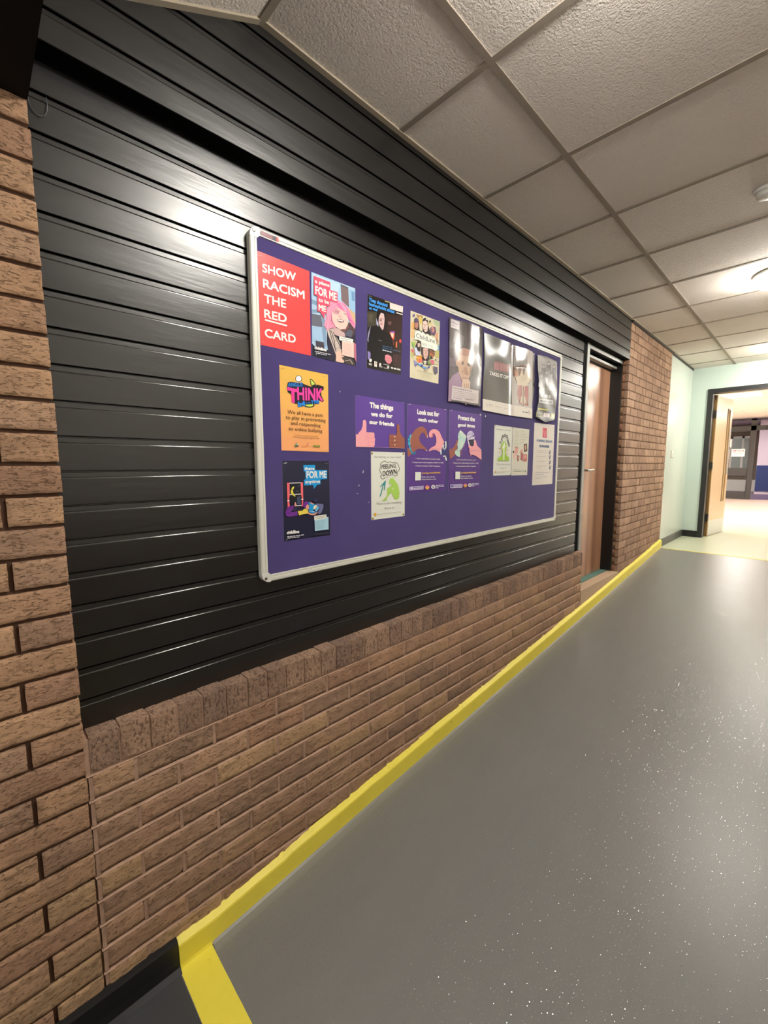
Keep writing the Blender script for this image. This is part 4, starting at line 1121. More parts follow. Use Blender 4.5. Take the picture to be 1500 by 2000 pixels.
# dark sheet glimpsed behind it
p = Poster((935, 640, 9.0909), [(900, 440), (985, 465), (990, 1035), (965, 1100), (940, 1440), (900, 1430)], (70, 64, 60), 'poster', 'narrow dark strip of a sheet showing beside the bare back drawing', base=0.0005, m='print_gloss')
p.poly([(945, 1030), (990, 1036), (960, 1260), (938, 1430)], (120, 112, 106)); p.done()

# 8 curling grey gig poster ----------------------------------
def w8(u, v):
    return 0.006 + 0.016 * (1 - u) ** 2 * math.sin(math.pi * min(1, v * 1.05)) + 0.010 * math.exp(-((v - 0.0) * 11) ** 2) * math.sin(math.pi * u) + 0.0015 * math.sin(u * 9 + v * 16)
p = Poster((935, 640, 9.0909), [(1042, 478), (1200, 515), (1390, 605), (1392, 1150), (1372, 1400), (1335, 1640), (1180, 1680), (1005, 1590), (1060, 1320), (1075, 1050), (1050, 700)], (120, 114, 112), 'poster',
           'grey curling group photo poster at the top right corner of the board', wave=w8, split=0.016, m='print_satin')
p.poly([(1045, 490), (1385, 620), (1390, 760), (1050, 780)], (148, 144, 142)); p.poly([(1060, 780), (1390, 790), (1390, 1130), (1080, 1060)], (112, 106, 106))
for x, y, r in ((1150, 690, 34), (1240, 640, 36), (1335, 690, 30), (1110, 860, 36), (1290, 850, 34), (1200, 800, 36)):
    p.poly([(x - r, y + 20), (x + r, y + 20), (x + r * 1.5, y + 190), (x - r * 1.5, y + 190)], (84, 78, 80)); p.poly(ell(x, y - 8, r * .8, r), (60, 54, 56)); p.poly(ell(x, y, r * .62, r * .8), (176, 164, 158))
p.poly([(1180, 880), (1225, 885), (1215, 1030), (1190, 1030)], (176, 172, 168)); p.poly([(1085, 930), (1160, 940), (1150, 1150), (1090, 1140)], (90, 78, 78)); p.line([(1085, 1060), (1370, 1140)], 10, (176, 168, 160)); p.line([(1200, 1040), (1185, 1190)], 9, (180, 172, 166))
p.lines([((1090, 1225), (1280, 1255))], 52, (206, 206, 204), 24); p.poly([(1065, 1255), (1318, 1290), (1315, 1362), (1060, 1330)], (206, 206, 206)); p.lines([((1085, 1315), (1290, 1345))], 34, (110, 116, 124), 25)
p.poly([(1050, 1335), (1350, 1390), (1335, 1640), (1180, 1680), (1008, 1588)], (58, 56, 56)); p.lines([((1065, 1372), (1200, 1400)), ((1060, 1402), (1190, 1425))], 14, (120, 118, 118), 26)
p.poly([(1050, 1425), (1228, 1452), (1226, 1475), (1046, 1450)], (196, 196, 80)); p.poly([(1015, 1500), (1130, 1510), (1120, 1600), (1008, 1575)], (150, 146, 110)); p.lines([((1020, 1560), (1120, 1580))], 44, (70, 66, 50), 27)
p.poly([(1150, 1510), (1255, 1530), (1250, 1600), (1138, 1580)], (226, 214, 216)); p.poly([(1282, 1515), (1348, 1530), (1340, 1620), (1278, 1610)], (206, 196, 110)); p.poly(ell(1312, 1570, 18, 26), (230, 226, 190))
p.done()

# 9 orange poster --------------------------------------------
p = Poster((540, 705, 10.809), [(58, 80), (1085, 290), (1102, 1925), (105, 1888)], (238, 176, 92), 'poster',
           'orange poster with a pink and blue bubble title and black sentence below', m='print_satin')
cols = [(228, 182, 84), (232, 180, 88), (236, 178, 94), (238, 174, 98), (240, 170, 102), (240, 166, 108)]
for i in range(6):
    ya, yb = 80 + (1888 - 80) * i / 6, 80 + (1888 - 80) * (i + 1) / 6; y2, y3 = 290 + (1925 - 290) * i / 6, 290 + (1925 - 290) * (i + 1) / 6
    p.poly([(58 + 47 * i / 6, ya), (1085 + 17 * i / 6, y2), (1085 + 17 * (i + 1) / 6, y3), (58 + 47 * (i + 1) / 6, yb)], cols[i])
BK = (34, 26, 40)
p.poly([(700, 372), (760, 400), (830, 490), (800, 540), (720, 520)], BK); p.poly([(712, 395), (750, 415), (810, 490), (740, 515)], (196, 226, 90))
p.poly(ell(680, 930, 120, 55, 4), BK); p.poly(ell(682, 925, 92, 40, 4), (196, 226, 90)); 
p.poly([(395, 360), (412, 322), (462, 305), (515, 320), (532, 370), (525, 420), (480, 445), (420, 432), (398, 400)], BK); p.poly([(405, 365), (420, 330), (462, 315), (508, 330), (522, 372), (512, 415), (478, 432), (425, 424), (408, 400)], (230, 236, 246))
p.poly([(236, 450), (300, 440), (540, 470), (600, 500), (720, 540), (860, 500), (990, 540), (995, 600), (940, 640), (940, 720), (996, 840), (970, 870), (890, 830), (900, 905), (740, 915), (600, 925), (530, 960), (450, 975), (440, 905), (370, 905), (340, 860), (300, 700), (240, 670), (210, 590)], BK)
p.text('ANGUS', (240, 540), (548, 538), 82, (32, 132, 220), 0.03)
p.text('T', (240, 850), (450, 890), 280, (244, 60, 160), 0.035); 
p.text('HINK', (440, 818), (968, 838), 250, (244, 70, 170), 0.03)
p.text('b4', (452, 965), (592, 950), 100, (30, 134, 226), 0.05); p.text('you', (602, 910), (708, 902), 48, (36, 110, 190), 0.02); p.text('TYPE', (722, 908), (890, 900), 66, (30, 134, 226), 0.05)
for s, bl, br, h in (('We all have a part', (228, 1110), (968, 1182), 76), ('to play in preventing', (185, 1222), (1026, 1292), 76), ('and responding', (290, 1345), (918, 1398), 76), ('to online bullying', (250, 1462), (954, 1512), 76)): p.text(s, bl, br, h, (46, 34, 30), 0.0)
p.lines([((370, 1568), (862, 1600))], 12, (190, 134, 70), 28); p.text('www.angus.gov.uk', (338, 1612), (892, 1646), 17, (70, 48, 30), 0.02)
p.poly([(365, 1800), (418, 1718), (452, 1790), (400, 1815)], (70, 120, 90)); p.poly([(400, 1760), (430, 1740), (445, 1780)], (226, 220, 190)); p.poly([(415, 1792), (455, 1798), (455, 1808), (415, 1802)], (50, 40, 60))
p.lines([((528, 1798), (640, 1806))], 10, (224, 110, 90), 29); p.poly(ell(660, 1755, 20, 26), (228, 130, 110)); p.poly(ell(672, 1768, 12, 14), (240, 220, 170)); p.lines([((760, 1810), (905, 1816))], 36, (120, 150, 60), 30)
for a, c in (((115, 158), (168, 148)), ((990, 325), (1040, 330)), ((1040, 1898), (1080, 1886))): p.line([a, c], 6, (190, 150, 100))
p.done()

# 17 dark blue poster ----------------------------------------
p = Poster((545, 890, 11.764), [(70, 118), (1150, 120), (1178, 1820), (110, 1965)], (34, 36, 60), 'poster',
           'dark navy poster with a bright blue speech shape and a night window drawing', m='print_satin')
p.line([(60, 118), (100, 1960)], 5, (84, 76, 110)); p.line([(1150, 124), (1176, 1800)], 5, (90, 86, 120))
p.poly([(556, 215), (828, 212), (828, 332), (1102, 332), (1100, 535), (950, 545), (950, 660), (872, 668), (796, 765), (788, 676), (572, 684), (570, 552), (608, 548), (600, 362), (566, 362)], (16, 152, 220))
p.text('there', (585, 332), (808, 330), 72, WHT, 0.03); p.text('FOR ME', (632, 512), (1085, 500), 150, WHT, 0.03); p.text('anytime', (598, 636), (935, 622), 72, WHT, 0.03)
RD = (236, 104, 112)
p.poly([(230, 620), (495, 615), (500, 1160), (250, 1150)], (22, 26, 36))
for a in (((230, 632), (500, 622)), ((235, 895), (500, 880)), ((380, 1150), (510, 1140))): p.line(a, 18, (238, 232, 232))
p.poly([(410, 700), (450, 680), (485, 690), (440, 715)], (66, 68, 96)); p.poly([(362, 815), (400, 800), (460, 815), (410, 830)], (66, 76, 100)); p.poly([(405, 960), (440, 940), (480, 920), (495, 1130), (410, 1110)], (64, 76, 104))
p.poly([(172, 625), (232, 622), (238, 900), (222, 1010), (240, 1150), (190, 1190)], RD); p.poly([(488, 615), (540, 612), (548, 1000), (540, 1165), (508, 1160), (520, 1000), (495, 880)], RD)
p.poly([(180, 1028), (232, 1022), (232, 1044), (180, 1048)], (236, 226, 226)); p.poly([(500, 992), (548, 986), (548, 1010), (500, 1014)], (236, 226, 226))
p.poly([(330, 705), (342, 712), (322, 770), (300, 782), (272, 778), (290, 730)], (232, 220, 90)); p.poly([(262, 790), (305, 790), (318, 850), (335, 895), (378, 925), (350, 938), (290, 895), (260, 850)], (226, 214, 80))
PU = (108, 44, 140)
p.poly([(345, 1160), (345, 1100), (362, 1055), (385, 1100), (395, 1140), (370, 1165)], (214, 150, 140))
p.poly([(230, 1160), (320, 1142), (335, 1180), (300, 1240), (250, 1290), (330, 1290), (400, 1270), (425, 1350), (400, 1375), (250, 1402), (160, 1385), (130, 1310), (160, 1230)], PU)
for i in range(14): p.poly(ell(165 + (i * 53) % 240, 1200 + (i * 71) % 180, 6, 7, n=6), (190, 140, 210))
p.poly([(415, 1270), (520, 1262), (575, 1212), (640, 1240), (660, 1290), (640, 1330), (545, 1340), (450, 1372)], (230, 210, 88))
p.poly([(645, 1290), (720, 1330), (790, 1330), (860, 1290), (870, 1310), (800, 1365), (720, 1362), (650, 1330)], (232, 160, 146)); p.poly([(540, 1100), (590, 1045), (660, 1055), (665, 1110), (600, 1170), (570, 1205), (540, 1160)], PU)
p.poly([(600, 1160), (640, 1110), (680, 1140), (670, 1240), (600, 1220)], (226, 160, 146)); p.poly([(650, 1070), (790, 1110), (830, 1130), (770, 1260), (660, 1240), (690, 1150)], (30, 150, 214)); p.poly([(690, 1060), (790, 1105), (770, 1125), (720, 1100)], (232, 160, 150))
p.poly([(655, 1260), (760, 1250), (830, 1300), (770, 1328), (690, 1305)], (40, 156, 220)); p.line([(660, 1262), (800, 1290)], 8, (230, 236, 240))
p.poly([(820, 1120), (850, 1095), (1000, 1112), (1005, 1180), (960, 1310), (900, 1342), (870, 1310), (920, 1200)], (106, 108, 150)); p.poly([(770, 1180), (820, 1128), (870, 1150), (810, 1235), (775, 1225)], (232, 228, 190))
p.poly([(800, 1270), (870, 1150), (915, 1190), (850, 1290)], (120, 190, 232)); p.line([(800, 1270), (870, 1150), (915, 1190), (850, 1290)], 9, (28, 60, 110), True)
p.poly(ell(820, 1020, 50, 36), (44, 52, 92))
p.poly([(790, 1385), (1065, 1345), (1072, 1405), (1118, 1405), (1122, 1690), (808, 1728), (800, 1480)], (168, 208, 226)); p.poly([(788, 1385), (1068, 1345), (1075, 1440), (792, 1482)], (226, 226, 216))
p.lines([((815, 1420), (1050, 1388)), ((850, 1450), (1020, 1425))], 14, (150, 150, 140), 31); p.lines([((830, 1510 + 26 * i), (1060 - (i * 37) % 90, 1480 + 26 * i)) for i in range(8)], 6, (124, 160, 176), 32)
p.poly([(790, 1792), (1120, 1760), (1125, 1790), (795, 1822)], (58, 56, 72)); p.text('childline', (166, 1800), (442, 1768), 66, WHT, 0.05)
p.lines([((166, 1870), (560, 1822)), ((190, 1900), (460, 1868))], 18, (216, 216, 222), 33); p.line([(145, 1940), (180, 1895)], 6, (216, 216, 222)); p.line([(95, 182), (170, 162)], 7, (190, 186, 190)); p.line([(1048, 186), (1115, 178)], 6, (120, 120, 130))
p.done()

# 10 thumbs --------------------------------------------------
PV = (92, 62, 150)
p = Poster((685, 765, 12.5), [(108, 80), (1308, 268), (1314, 1385), (500, 1362), (120, 1348)], PV, 'poster',
           'purple poster with a pink and a brown hand giving thumbs up')
p.text('The things', (465, 385), (1030, 455), 122, WHT, 0.05); p.text('we do for', (498, 588), (1012, 645), 100, WHT, 0.05); p.text('our friends', (455, 780), (1048, 842), 90, WHT, 0.05)
SK, SKD = (238, 164, 170), (206, 112, 122)
p.poly([(120, 1040), (170, 1045), (190, 1000), (255, 930), (285, 830), (292, 710), (310, 688), (345, 688), (368, 720), (376, 800), (375, 990), (560, 1000), (575, 1040), (572, 1110), (590, 1160), (580, 1220), (580, 1300), (555, 1352), (120, 1348)], SK)
for l in (((375, 990), (378, 1090), (335, 1210)), ((420, 1040), (405, 1090), (425, 1130), (560, 1134)), ((425, 1130), (405, 1180), (425, 1218), (570, 1224)), ((425, 1218), (410, 1280), (425, 1306), (480, 1320)), ((500, 1035), (430, 1040)), ((425, 1306), (400, 1345))): p.line(l, 5, SKD)
p.poly(ell(480, 1015, 16, 10), (240, 206, 160))
BR, BRD = (152, 88, 70), (90, 50, 44)
p.poly([(1308, 1138), (1270, 1120), (1220, 1040), (1190, 970), (1185, 850), (1165, 790), (1135, 788), (1115, 830), (1118, 1010), (1105, 1060), (1000, 1045), (950, 1040), (930, 1080), (930, 1180), (925, 1280), (940, 1370), (1312, 1384)], BR)
for l in (((940, 1135), (1070, 1150)), ((935, 1238), (1070, 1245)), ((940, 1345), (1070, 1350)), ((1085, 1180), (1140, 1250)), ((1105, 1060), (1080, 1160), (1085, 1250), (1070, 1340))): p.line(l, 5, BRD)
for y in (1098, 1190, 1296): p.poly([(1050, y + 30), (1072, y + 20), (1082, y - 5), (1072, y - 28), (1062, y - 10)], (240, 224, 190))
p.line([(122, 1346), (560, 1354), (1312, 1382)], 5, (220, 170, 190)); p.line([(135, 108), (200, 100)], 6, (170, 160, 200)); p.line([(1245, 270), (1300, 278)], 6, (170, 160, 200))
p.done()

# 11 heart hands ---------------------------------------------
def footer(p, q1, q2):
    """the three numbered lines, link and logos shared by both purple posters; q maps u,v"""
    pass
PV2 = (90, 54, 142)
p = Poster((785, 780, 10.526), [(110, 75), (925, 205), (888, 1878), (98, 1915)], PV2, 'poster',
           'purple poster with brown and pink hands forming a heart')
p.poly([(105, 1005), (915, 1035), (888, 1878), (98, 1915)], (86, 50, 134))
p.text('Look out for', (315, 298), (758, 352), 92, WHT, 0.05); p.text('each other', (335, 440), (738, 492), 66, WHT, 0.05)
p.poly([(170, 740), (215, 700), (270, 620), (340, 575), (400, 555), (460, 580), (510, 660), (525, 740), (515, 790), (480, 770), (460, 700), (420, 680), (370, 730), (350, 800), (370, 880), (440, 960), (500, 1010), (510, 1060), (440, 1030), (330, 1020), (240, 1080), (120, 1190), (108, 1010), (180, 990), (165, 860)], BR)
p.poly([(555, 760), (550, 700), (580, 640), (640, 612), (710, 620), (770, 670), (810, 770), (850, 850), (880, 890), (840, 960), (820, 1010), (790, 1090), (770, 1080), (700, 1040), (620, 1040), (560, 1072), (548, 1040), (600, 990), (680, 950), (705, 870), (700, 780), (660, 700), (620, 700), (600, 780), (570, 785)], SK)
p.poly([(600, 780), (615, 720), (635, 705), (640, 750), (620, 790)], (206, 110, 116)); p.poly([(515, 735), (525, 730), (528, 790), (516, 795)], (240, 220, 190)); p.poly([(480, 1035), (510, 1045), (520, 1065), (500, 1060)], (244, 214, 200))
p.line([(180, 735), (140, 790), (130, 860), (150, 960), (180, 1060), (215, 1110), (250, 1112), (265, 1095)], 30, (60, 186, 220)); p.line([(182, 745), (160, 820), (165, 930)], 7, (160, 226, 232))
p.poly([(870, 860), (912, 880), (905, 1140), (800, 1130), (820, 1000)], (46, 50, 112)); p.line([(895, 870), (898, 980), (870, 1032), (842, 1010), (848, 940)], 26, (226, 236, 234)); p.line([(792, 1040), (798, 1125)], 26, (226, 236, 234)); p.line([(845, 1170), (885, 1165), (905, 1250)], 26, (226, 236, 234))
def purple_text(p, L, tx):
    p.text('1. Take a lateral flow test twice a week', *L[0], tx, WHT, 0.03); p.text('2. Report your results (negative, positive or void)', *L[1], tx, WHT, 0.03); p.text('3. Check the latest COVID-19 guidance', *L[2], tx, WHT, 0.03)
    p.text('young.scot/school', *L[3], tx * 1.45, (236, 186, 90), 0.03); p.text('Reduce the risk and', *L[4], tx, WHT, 0.03); p.text('keep Scotland on track', *L[5], tx, WHT, 0.03)
purple_text(p, [((282, 1228), (776, 1240)), ((205, 1306), (842, 1312)), ((275, 1378), (778, 1385)), ((402, 1530), (775, 1520)), ((400, 1606), (662, 1602)), ((400, 1656), (692, 1648))], 24)
p.poly([(262, 1496), (382, 1496), (378, 1662), (258, 1668)], (226, 230, 220))
p.poly([(142, 1800), (432, 1775), (430, 1850), (142, 1872)], (226, 222, 232)); p.poly([(152, 1808), (424, 1785), (422, 1842), (152, 1862)], (120, 96, 168)); p.poly([(165, 1815), (210, 1811), (209, 1845), (165, 1849)], (220, 214, 230)); p.lines([((222, 1832), (415, 1816)), ((222, 1846), (415, 1830))], 10, (216, 210, 228), 34)
p.poly(ell(510, 1808, 46, 42), (226, 120, 140)); p.poly(ell(510, 1826, 38, 26), (224, 176, 70)); p.poly(ell(630, 1800, 42, 42), (232, 232, 236)); p.line([(608, 1778), (652, 1822)], 9, (40, 40, 60)); p.line([(652, 1778), (608, 1822)], 9, (40, 40, 60))
p.lines([((680, 1778), (850, 1768)), ((680, 1804), (850, 1794)), ((680, 1830), (740, 1826))], 16, (206, 200, 222), 35); p.line([(130, 112), (180, 98)], 7, (200, 190, 210)); p.line([(865, 208), (898, 212)], 9, (226, 222, 230))
p.line([(108, 1003), (912, 1030)], 4, (120, 90, 160)); p.done()

# 12 cup and shoe --------------------------------------------
p = Poster((865, 790, 11.11), [(145, 112), (840, 228), (795, 1815), (115, 1855)], PV2, 'poster',
           'purple poster with hands holding a cup and a trainer')
p.poly([(125, 990), (825, 1000), (795, 1815), (115, 1855)], (84, 48, 130))
p.text('Protect the', (330, 322), (686, 365), 88, WHT, 0.05); p.text('good times', (325, 470), (688, 500), 66, WHT, 0.05)
p.poly([(145, 980), (240, 920), (300, 780), (345, 750), (350, 790), (318, 830), (300, 930), (330, 1000), (260, 1020), (280, 1080), (150, 1190), (130, 990)], BR)
p.poly([(335, 620), (372, 558), (400, 575), (510, 690), (495, 750), (450, 890), (400, 970), (360, 1010), (370, 1090), (360, 1145), (290, 1110), (255, 1060), (260, 1010), (320, 960), (310, 860), (330, 760), (320, 700)], (188, 220, 208))
p.poly([(345, 600), (372, 560), (505, 690), (498, 730), (430, 690)], (222, 234, 222)); p.line([(350, 606), (420, 640), (500, 700)], 5, (130, 150, 140)); p.poly([(390, 780), (440, 820), (400, 930), (360, 960), (370, 860)], (206, 226, 212))
for x, y in ((450, 890), (395, 985), (375, 1030), (375, 1075)): p.poly(ell(x, y, 14, 20, 20), BR); p.poly(ell(x + 6, y + 4, 5, 10, 20), (220, 150, 140))
p.poly([(510, 680), (530, 610), (580, 570), (630, 580), (670, 640), (680, 720), (670, 800), (655, 890), (620, 915), (560, 880), (530, 800)], (214, 204, 230)); p.poly([(545, 770), (665, 750), (665, 880), (630, 914), (580, 890)], (36, 34, 58))
p.line([(545, 680), (580, 600), (630, 600), (640, 640)], 9, (150, 130, 190)); p.line([(560, 740), (620, 690), (650, 700)], 10, (84, 70, 130)); p.line([(545, 650), (600, 640), (640, 660)], 14, (160, 140, 200))
p.line([(590, 750), (670, 715)], 14, (230, 226, 240)); p.poly([(640, 660), (670, 655), (672, 700), (645, 690)], (70, 60, 110)); p.line([(532, 780), (548, 860)], 12, (232, 228, 240))
p.poly([(540, 865), (620, 915), (660, 890), (670, 780), (700, 770), (735, 890), (825, 985), (830, 1205), (700, 1110), (610, 1090), (600, 1125), (560, 1010), (570, 960), (550, 930)], SK)
for l in (((575, 965), (620, 975)), ((560, 1020), (625, 1030)), ((590, 1085), (640, 1085))): p.line(l, 5, SKD)
purple_text(p, [((278, 1208), (698, 1215)), ((212, 1280), (755, 1283)), ((268, 1350), (702, 1352)), ((380, 1498), (702, 1488)), ((380, 1568), (602, 1562)), ((378, 1612), (632, 1606))], 23)
p.poly([(258, 1455), (362, 1458), (358, 1620), (255, 1620)], (226, 230, 220))
p.poly([(148, 1738), (410, 1724), (404, 1804), (146, 1814)], (226, 222, 232)); p.poly([(156, 1748), (402, 1734), (396, 1794), (155, 1804)], (130, 110, 180)); p.poly([(165, 1756), (205, 1753), (204, 1790), (165, 1793)], (80, 90, 160)); p.lines([((215, 1772), (390, 1760)), ((215, 1788), (390, 1778))], 10, (216, 210, 228), 36)
p.poly(ell(470, 1758, 42, 40), (226, 130, 140)); p.poly(ell(470, 1774, 34, 24), (210, 160, 60)); p.poly(ell(570, 1750, 38, 40), (232, 232, 236)); p.line([(552, 1732), (590, 1770)], 9, (40, 40, 60)); p.line([(590, 1732), (552, 1770)], 9, (40, 40, 60))
p.lines([((612, 1728), (765, 1720)), ((612, 1754), (760, 1746)), ((612, 1778), (665, 1774))], 16, (206, 200, 222), 37); p.line([(155, 130), (190, 126)], 7, (180, 170, 200)); p.line([(795, 230), (825, 228)], 8, (226, 222, 230)); p.line([(128, 990), (826, 1000)], 4, (120, 90, 160))
p.done()

# 13 feeling down --------------------------------------------
PW = (222, 224, 214)
p = Poster((715, 875, 13.79), [(128, 95), (1040, 122), (1036, 1828), (142, 1942)], PW, 'poster', 'white poster of a green crouching figure under a thought cloud')
p.line([(175, 150), (980, 178), (975, 1770), (185, 1842)], 3, (196, 196, 184), True)
p.text('Something on your mind?', (218, 262), (940, 272), 50, (88, 84, 84), 0.0)
cloud = [(385, 430), (430, 385), (500, 350), (580, 395), (640, 372), (720, 400), (800, 380), (850, 430), (870, 480), (895, 550), (880, 610), (835, 650), (835, 730), (780, 760), (710, 715), (640, 740), (610, 760)]
p.line(cloud, 14, (44, 34, 38)); p.line([(385, 430), (380, 520), (362, 600), (395, 680), (415, 720), (385, 770), (410, 825), (460, 835), (510, 795)], 14, (44, 34, 38))
p.text('FEELING', (415, 568), (800, 528), 112, (44, 34, 38), 0.015); p.text('DOWN', (445, 760), (812, 690), 128, (44, 34, 38), 0.02); p.line([(540, 790), (565, 770), (575, 800)], 8, (90, 84, 84))
p.poly([(518, 868), (528, 900), (490, 1140), (470, 1138), (478, 1010), (460, 1010), (405, 1260), (372, 1322), (358, 1310), (440, 1000), (375, 1060), (362, 1048)], (58, 150, 150))
GR = (166, 206, 92)
p.poly([(625, 860), (650, 820), (690, 815), (715, 778), (742, 790), (748, 850), (790, 905), (840, 960), (875, 1070), (895, 1200), (885, 1310), (870, 1370), (800, 1392), (762, 1380), (700, 1250), (660, 1185), (640, 1240), (560, 1330), (545, 1410), (480, 1425), (410, 1430), (480, 1370), (530, 1320), (565, 1230), (555, 1110), (580, 1070), (640, 1045), (690, 985), (640, 940), (625, 1010), (612, 940)], GR)
p.poly([(715, 800), (735, 805), (730, 835), (712, 826)], PW); p.poly([(705, 1075), (722, 1068), (728, 1125), (700, 1100)], PW); p.poly([(640, 955), (684, 990), (650, 1010), (632, 1000)], PW)
p.text('Want to do something', (268, 1530), (945, 1488), 66, (104, 104, 100), -0.01); p.text('about it?', (480, 1652), (752, 1632), 62, (104, 104, 100), -0.01)
p.poly(ell(238, 1788, 36, 46), (226, 170, 60)); p.text('Ask your PCS teacher about Thrive', (300, 1800), (930, 1728), 30, (120, 120, 116), -0.01)
p.done()

# 14 pressure ------------------------------------------------
p = Poster((955, 820, 10.345), [(112, 102), (475, 148), (440, 1115), (80, 1130)], PW, 'poster', 'white poster of a green head with an upward arrow')
p.line([(128, 125), (460, 165), (428, 1082), (95, 1090)], 3, (200, 200, 190), True)
p.text('Something on your mind?', (145, 200), (435, 228), 30, (100, 96, 96), 0.0)
for ch, x, y, r_ in (('P', 215, 490, 0), ('R', 245, 420, 0), ('E', 268, 365, 0), ('S', 305, 345, 0), ('S', 345, 365, 0), ('U', 358, 420, 0), ('R', 372, 480, 0), ('E', 385, 530, 0)):
    p.text(ch, (x, y), (x + 26, y + 4), 58, (38, 34, 38), 0.02)
p.poly([(240, 580), (245, 500), (270, 440), (305, 425), (340, 480), (350, 560), (335, 620), (330, 700), (395, 760), (398, 828), (168, 828), (168, 775), (240, 730), (262, 690), (262, 640)], (160, 200, 60))
p.poly([(300, 440), (328, 560), (304, 545), (300, 812), (278, 812), (282, 555), (250, 600)], (236, 240, 226))
for x, y, d in ((210, 575, 1), (205, 660, 1), (365, 615, -1), (355, 690, -1)): p.line([(x - 20 * d, y), (x + 16 * d, y)], 5, (196, 140, 80)); p.line([(x, y - 24), (x + 12 * d, y), (x - 4 * d, y + 22)], 5, (196, 140, 80))
p.text('Want to do something', (138, 908), (415, 912), 34, (96, 96, 92), -0.01); p.text('about it?', (220, 988), (330, 985), 32, (96, 96, 92), -0.01)
p.poly(ell(118, 1050, 12, 20), (214, 150, 60)); p.lines([((145, 1054), (400, 1052))], 10, (196, 160, 140), 38)
p.done()

# 15 see / say -----------------------------------------------
p = Poster((955, 820, 10.345), [(482, 150), (815, 195), (770, 1115), (448, 1125)], (214, 212, 196), 'poster', 'off white poster with faint green capitals and small photos of faces')
p.text('SEE', (520, 305), (602, 312), 88, (170, 190, 160), -0.02); p.text('SAY', (512, 452), (600, 458), 88, (170, 190, 160), -0.02)
p.lines([((522, 340), (602, 345)), ((512, 496), (605, 502)), ((640, 245), (720, 255)), ((640, 300), (755, 312)), ((640, 352), (770, 365)), ((632, 408), (735, 418)), ((625, 465), (690, 470))], 20, (186, 196, 176), 39)
p.poly([(700, 495), (765, 478), (772, 635), (705, 650)], (56, 40, 36)); p.poly(ell(735, 560, 18, 60), (196, 150, 120))
p.poly([(520, 610), (530, 545), (560, 538), (585, 570), (580, 660), (550, 700), (515, 660)], (222, 160, 150)); p.line([(525, 560), (558, 540), (585, 575)], 9, (70, 46, 44)); p.poly(ell(492, 650, 16, 22), (34, 28, 30))
p.poly([(480, 680), (520, 660), (545, 720), (545, 790), (490, 780)], (226, 190, 176)); p.poly([(558, 710), (612, 730), (600, 820), (572, 848)], (150, 84, 80)); p.poly([(572, 735), (605, 745), (592, 800)], (222, 170, 160)); p.poly([(620, 640), (670, 580), (680, 640), (640, 700)], (206, 160, 146))
p.poly([(645, 650), (690, 680), (680, 835), (632, 800)], (170, 90, 88)); p.poly([(695, 700), (765, 695), (762, 835), (690, 845)], (186, 110, 104)); p.poly(ell(726, 750, 20, 40), (226, 160, 150)); p.poly([(520, 740), (550, 700), (548, 780)], (236, 220, 206))
p.lines([((490, 1000), (580, 1002)), ((488, 1040), (705, 1036)), ((488, 1054), (640, 1052))], 9, (150, 160, 140), 40); p.poly(ell(730, 1040, 14, 18), (110, 150, 110))
p.done()

# 16 grants --------------------------------------------------
p = Poster((955, 820, 10.345), [(918, 58), (1325, 105), (1278, 1292), (870, 1325)], (222, 216, 206), 'poster', 'white notice with a red emblem and blue capitals about grants')
p.poly([(1085, 158), (1170, 168), (1166, 368), (1080, 355)], (204, 70, 90)); p.line([(1105, 210), (1115, 330), (1140, 340)], 9, (230, 150, 160)); p.line([(1125, 190), (1128, 330)], 7, (226, 140, 150)); p.line([(1145, 220), (1150, 320)], 7, (232, 160, 168)); p.poly(ell(1125, 205, 10, 12), (120, 40, 60))
p.text('FUNDING GRANTS', (965, 440), (1272, 465), 46, (66, 108, 160), 0.03); p.text('BURSARIES', (1018, 550), (1210, 565), 46, (66, 100, 150), 0.03)
p.lines([((975, 618), (1180, 634)), ((980, 655), (1150, 664)), ((962, 740), (1155, 748)), ((960, 838), (1140, 845)), ((958, 932), (1160, 940)), ((955, 968), (1040, 974))], 7, (170, 166, 164), 41)
p.lines([((932, 1068), (1222, 1070)), ((925, 1110), (1110, 1110)), ((922, 1158), (1175, 1152)), ((920, 1192), (1040, 1190))], 7, (150, 156, 176), 42)
for y in (652, 752, 856, 962): p.line([(1232, y - 26), (1222, y + 30)], 22, (70, 84, 120)); p.line([(1236, y - 14), (1218, y - 8)], 5, (190, 190, 196)); p.line([(1234, y + 10), (1216, y + 14)], 5, (190, 190, 196))
p.line([(935, 95), (1310, 130)], 2, (200, 196, 190)); p.line([(895, 1258), (1255, 1240)], 2, (200, 196, 190))
p.done()

# pins and staples -------------------------------------------
def on_board(px, py, d=0.0008):
    q_ = pixel_on_wall(px, py, YP - d); return (q_.x, YP - d, q_.z)
def pin(px, py, label, m='brass', r=0.0048, d=0.0012, group='drawing pins on the notice board', white=False):
    c_ = on_board(px, py, d)
    b = MB(); b.s = True
    b.lathe([(r, 0), (r * .98, -.0008), (r * .7, -.0020), (r * .25, -.0026)], c_, axis='y', seg=16)
    tag(b.build('drawing_pin', M[m], fix=True), label, 'drawing pin', group)
f13 = lambda x, y: (715 + x / 13.79, 875 + y / 13.79)
for q_, t in (((160, 140), 'top left'), ((1004, 164), 'top right'), ((182, 1896), 'bottom left'), ((1002, 1788), 'bottom right')):
    pin(*f13(*q_), 'brass drawing pin in the %s corner of the crouching figure poster' % t)
f14 = lambda x, y: (955 + x / 10.345, 820 + y / 10.345)
for q_, t in (((124, 120), 'top left'), ((466, 160), 'top right'), ((92, 1112), 'bottom left'), ((434, 1106), 'bottom right')):
    pin(*f14(*q_), 'brass drawing pin in the %s corner of the green head poster' % t, r=0.0035)
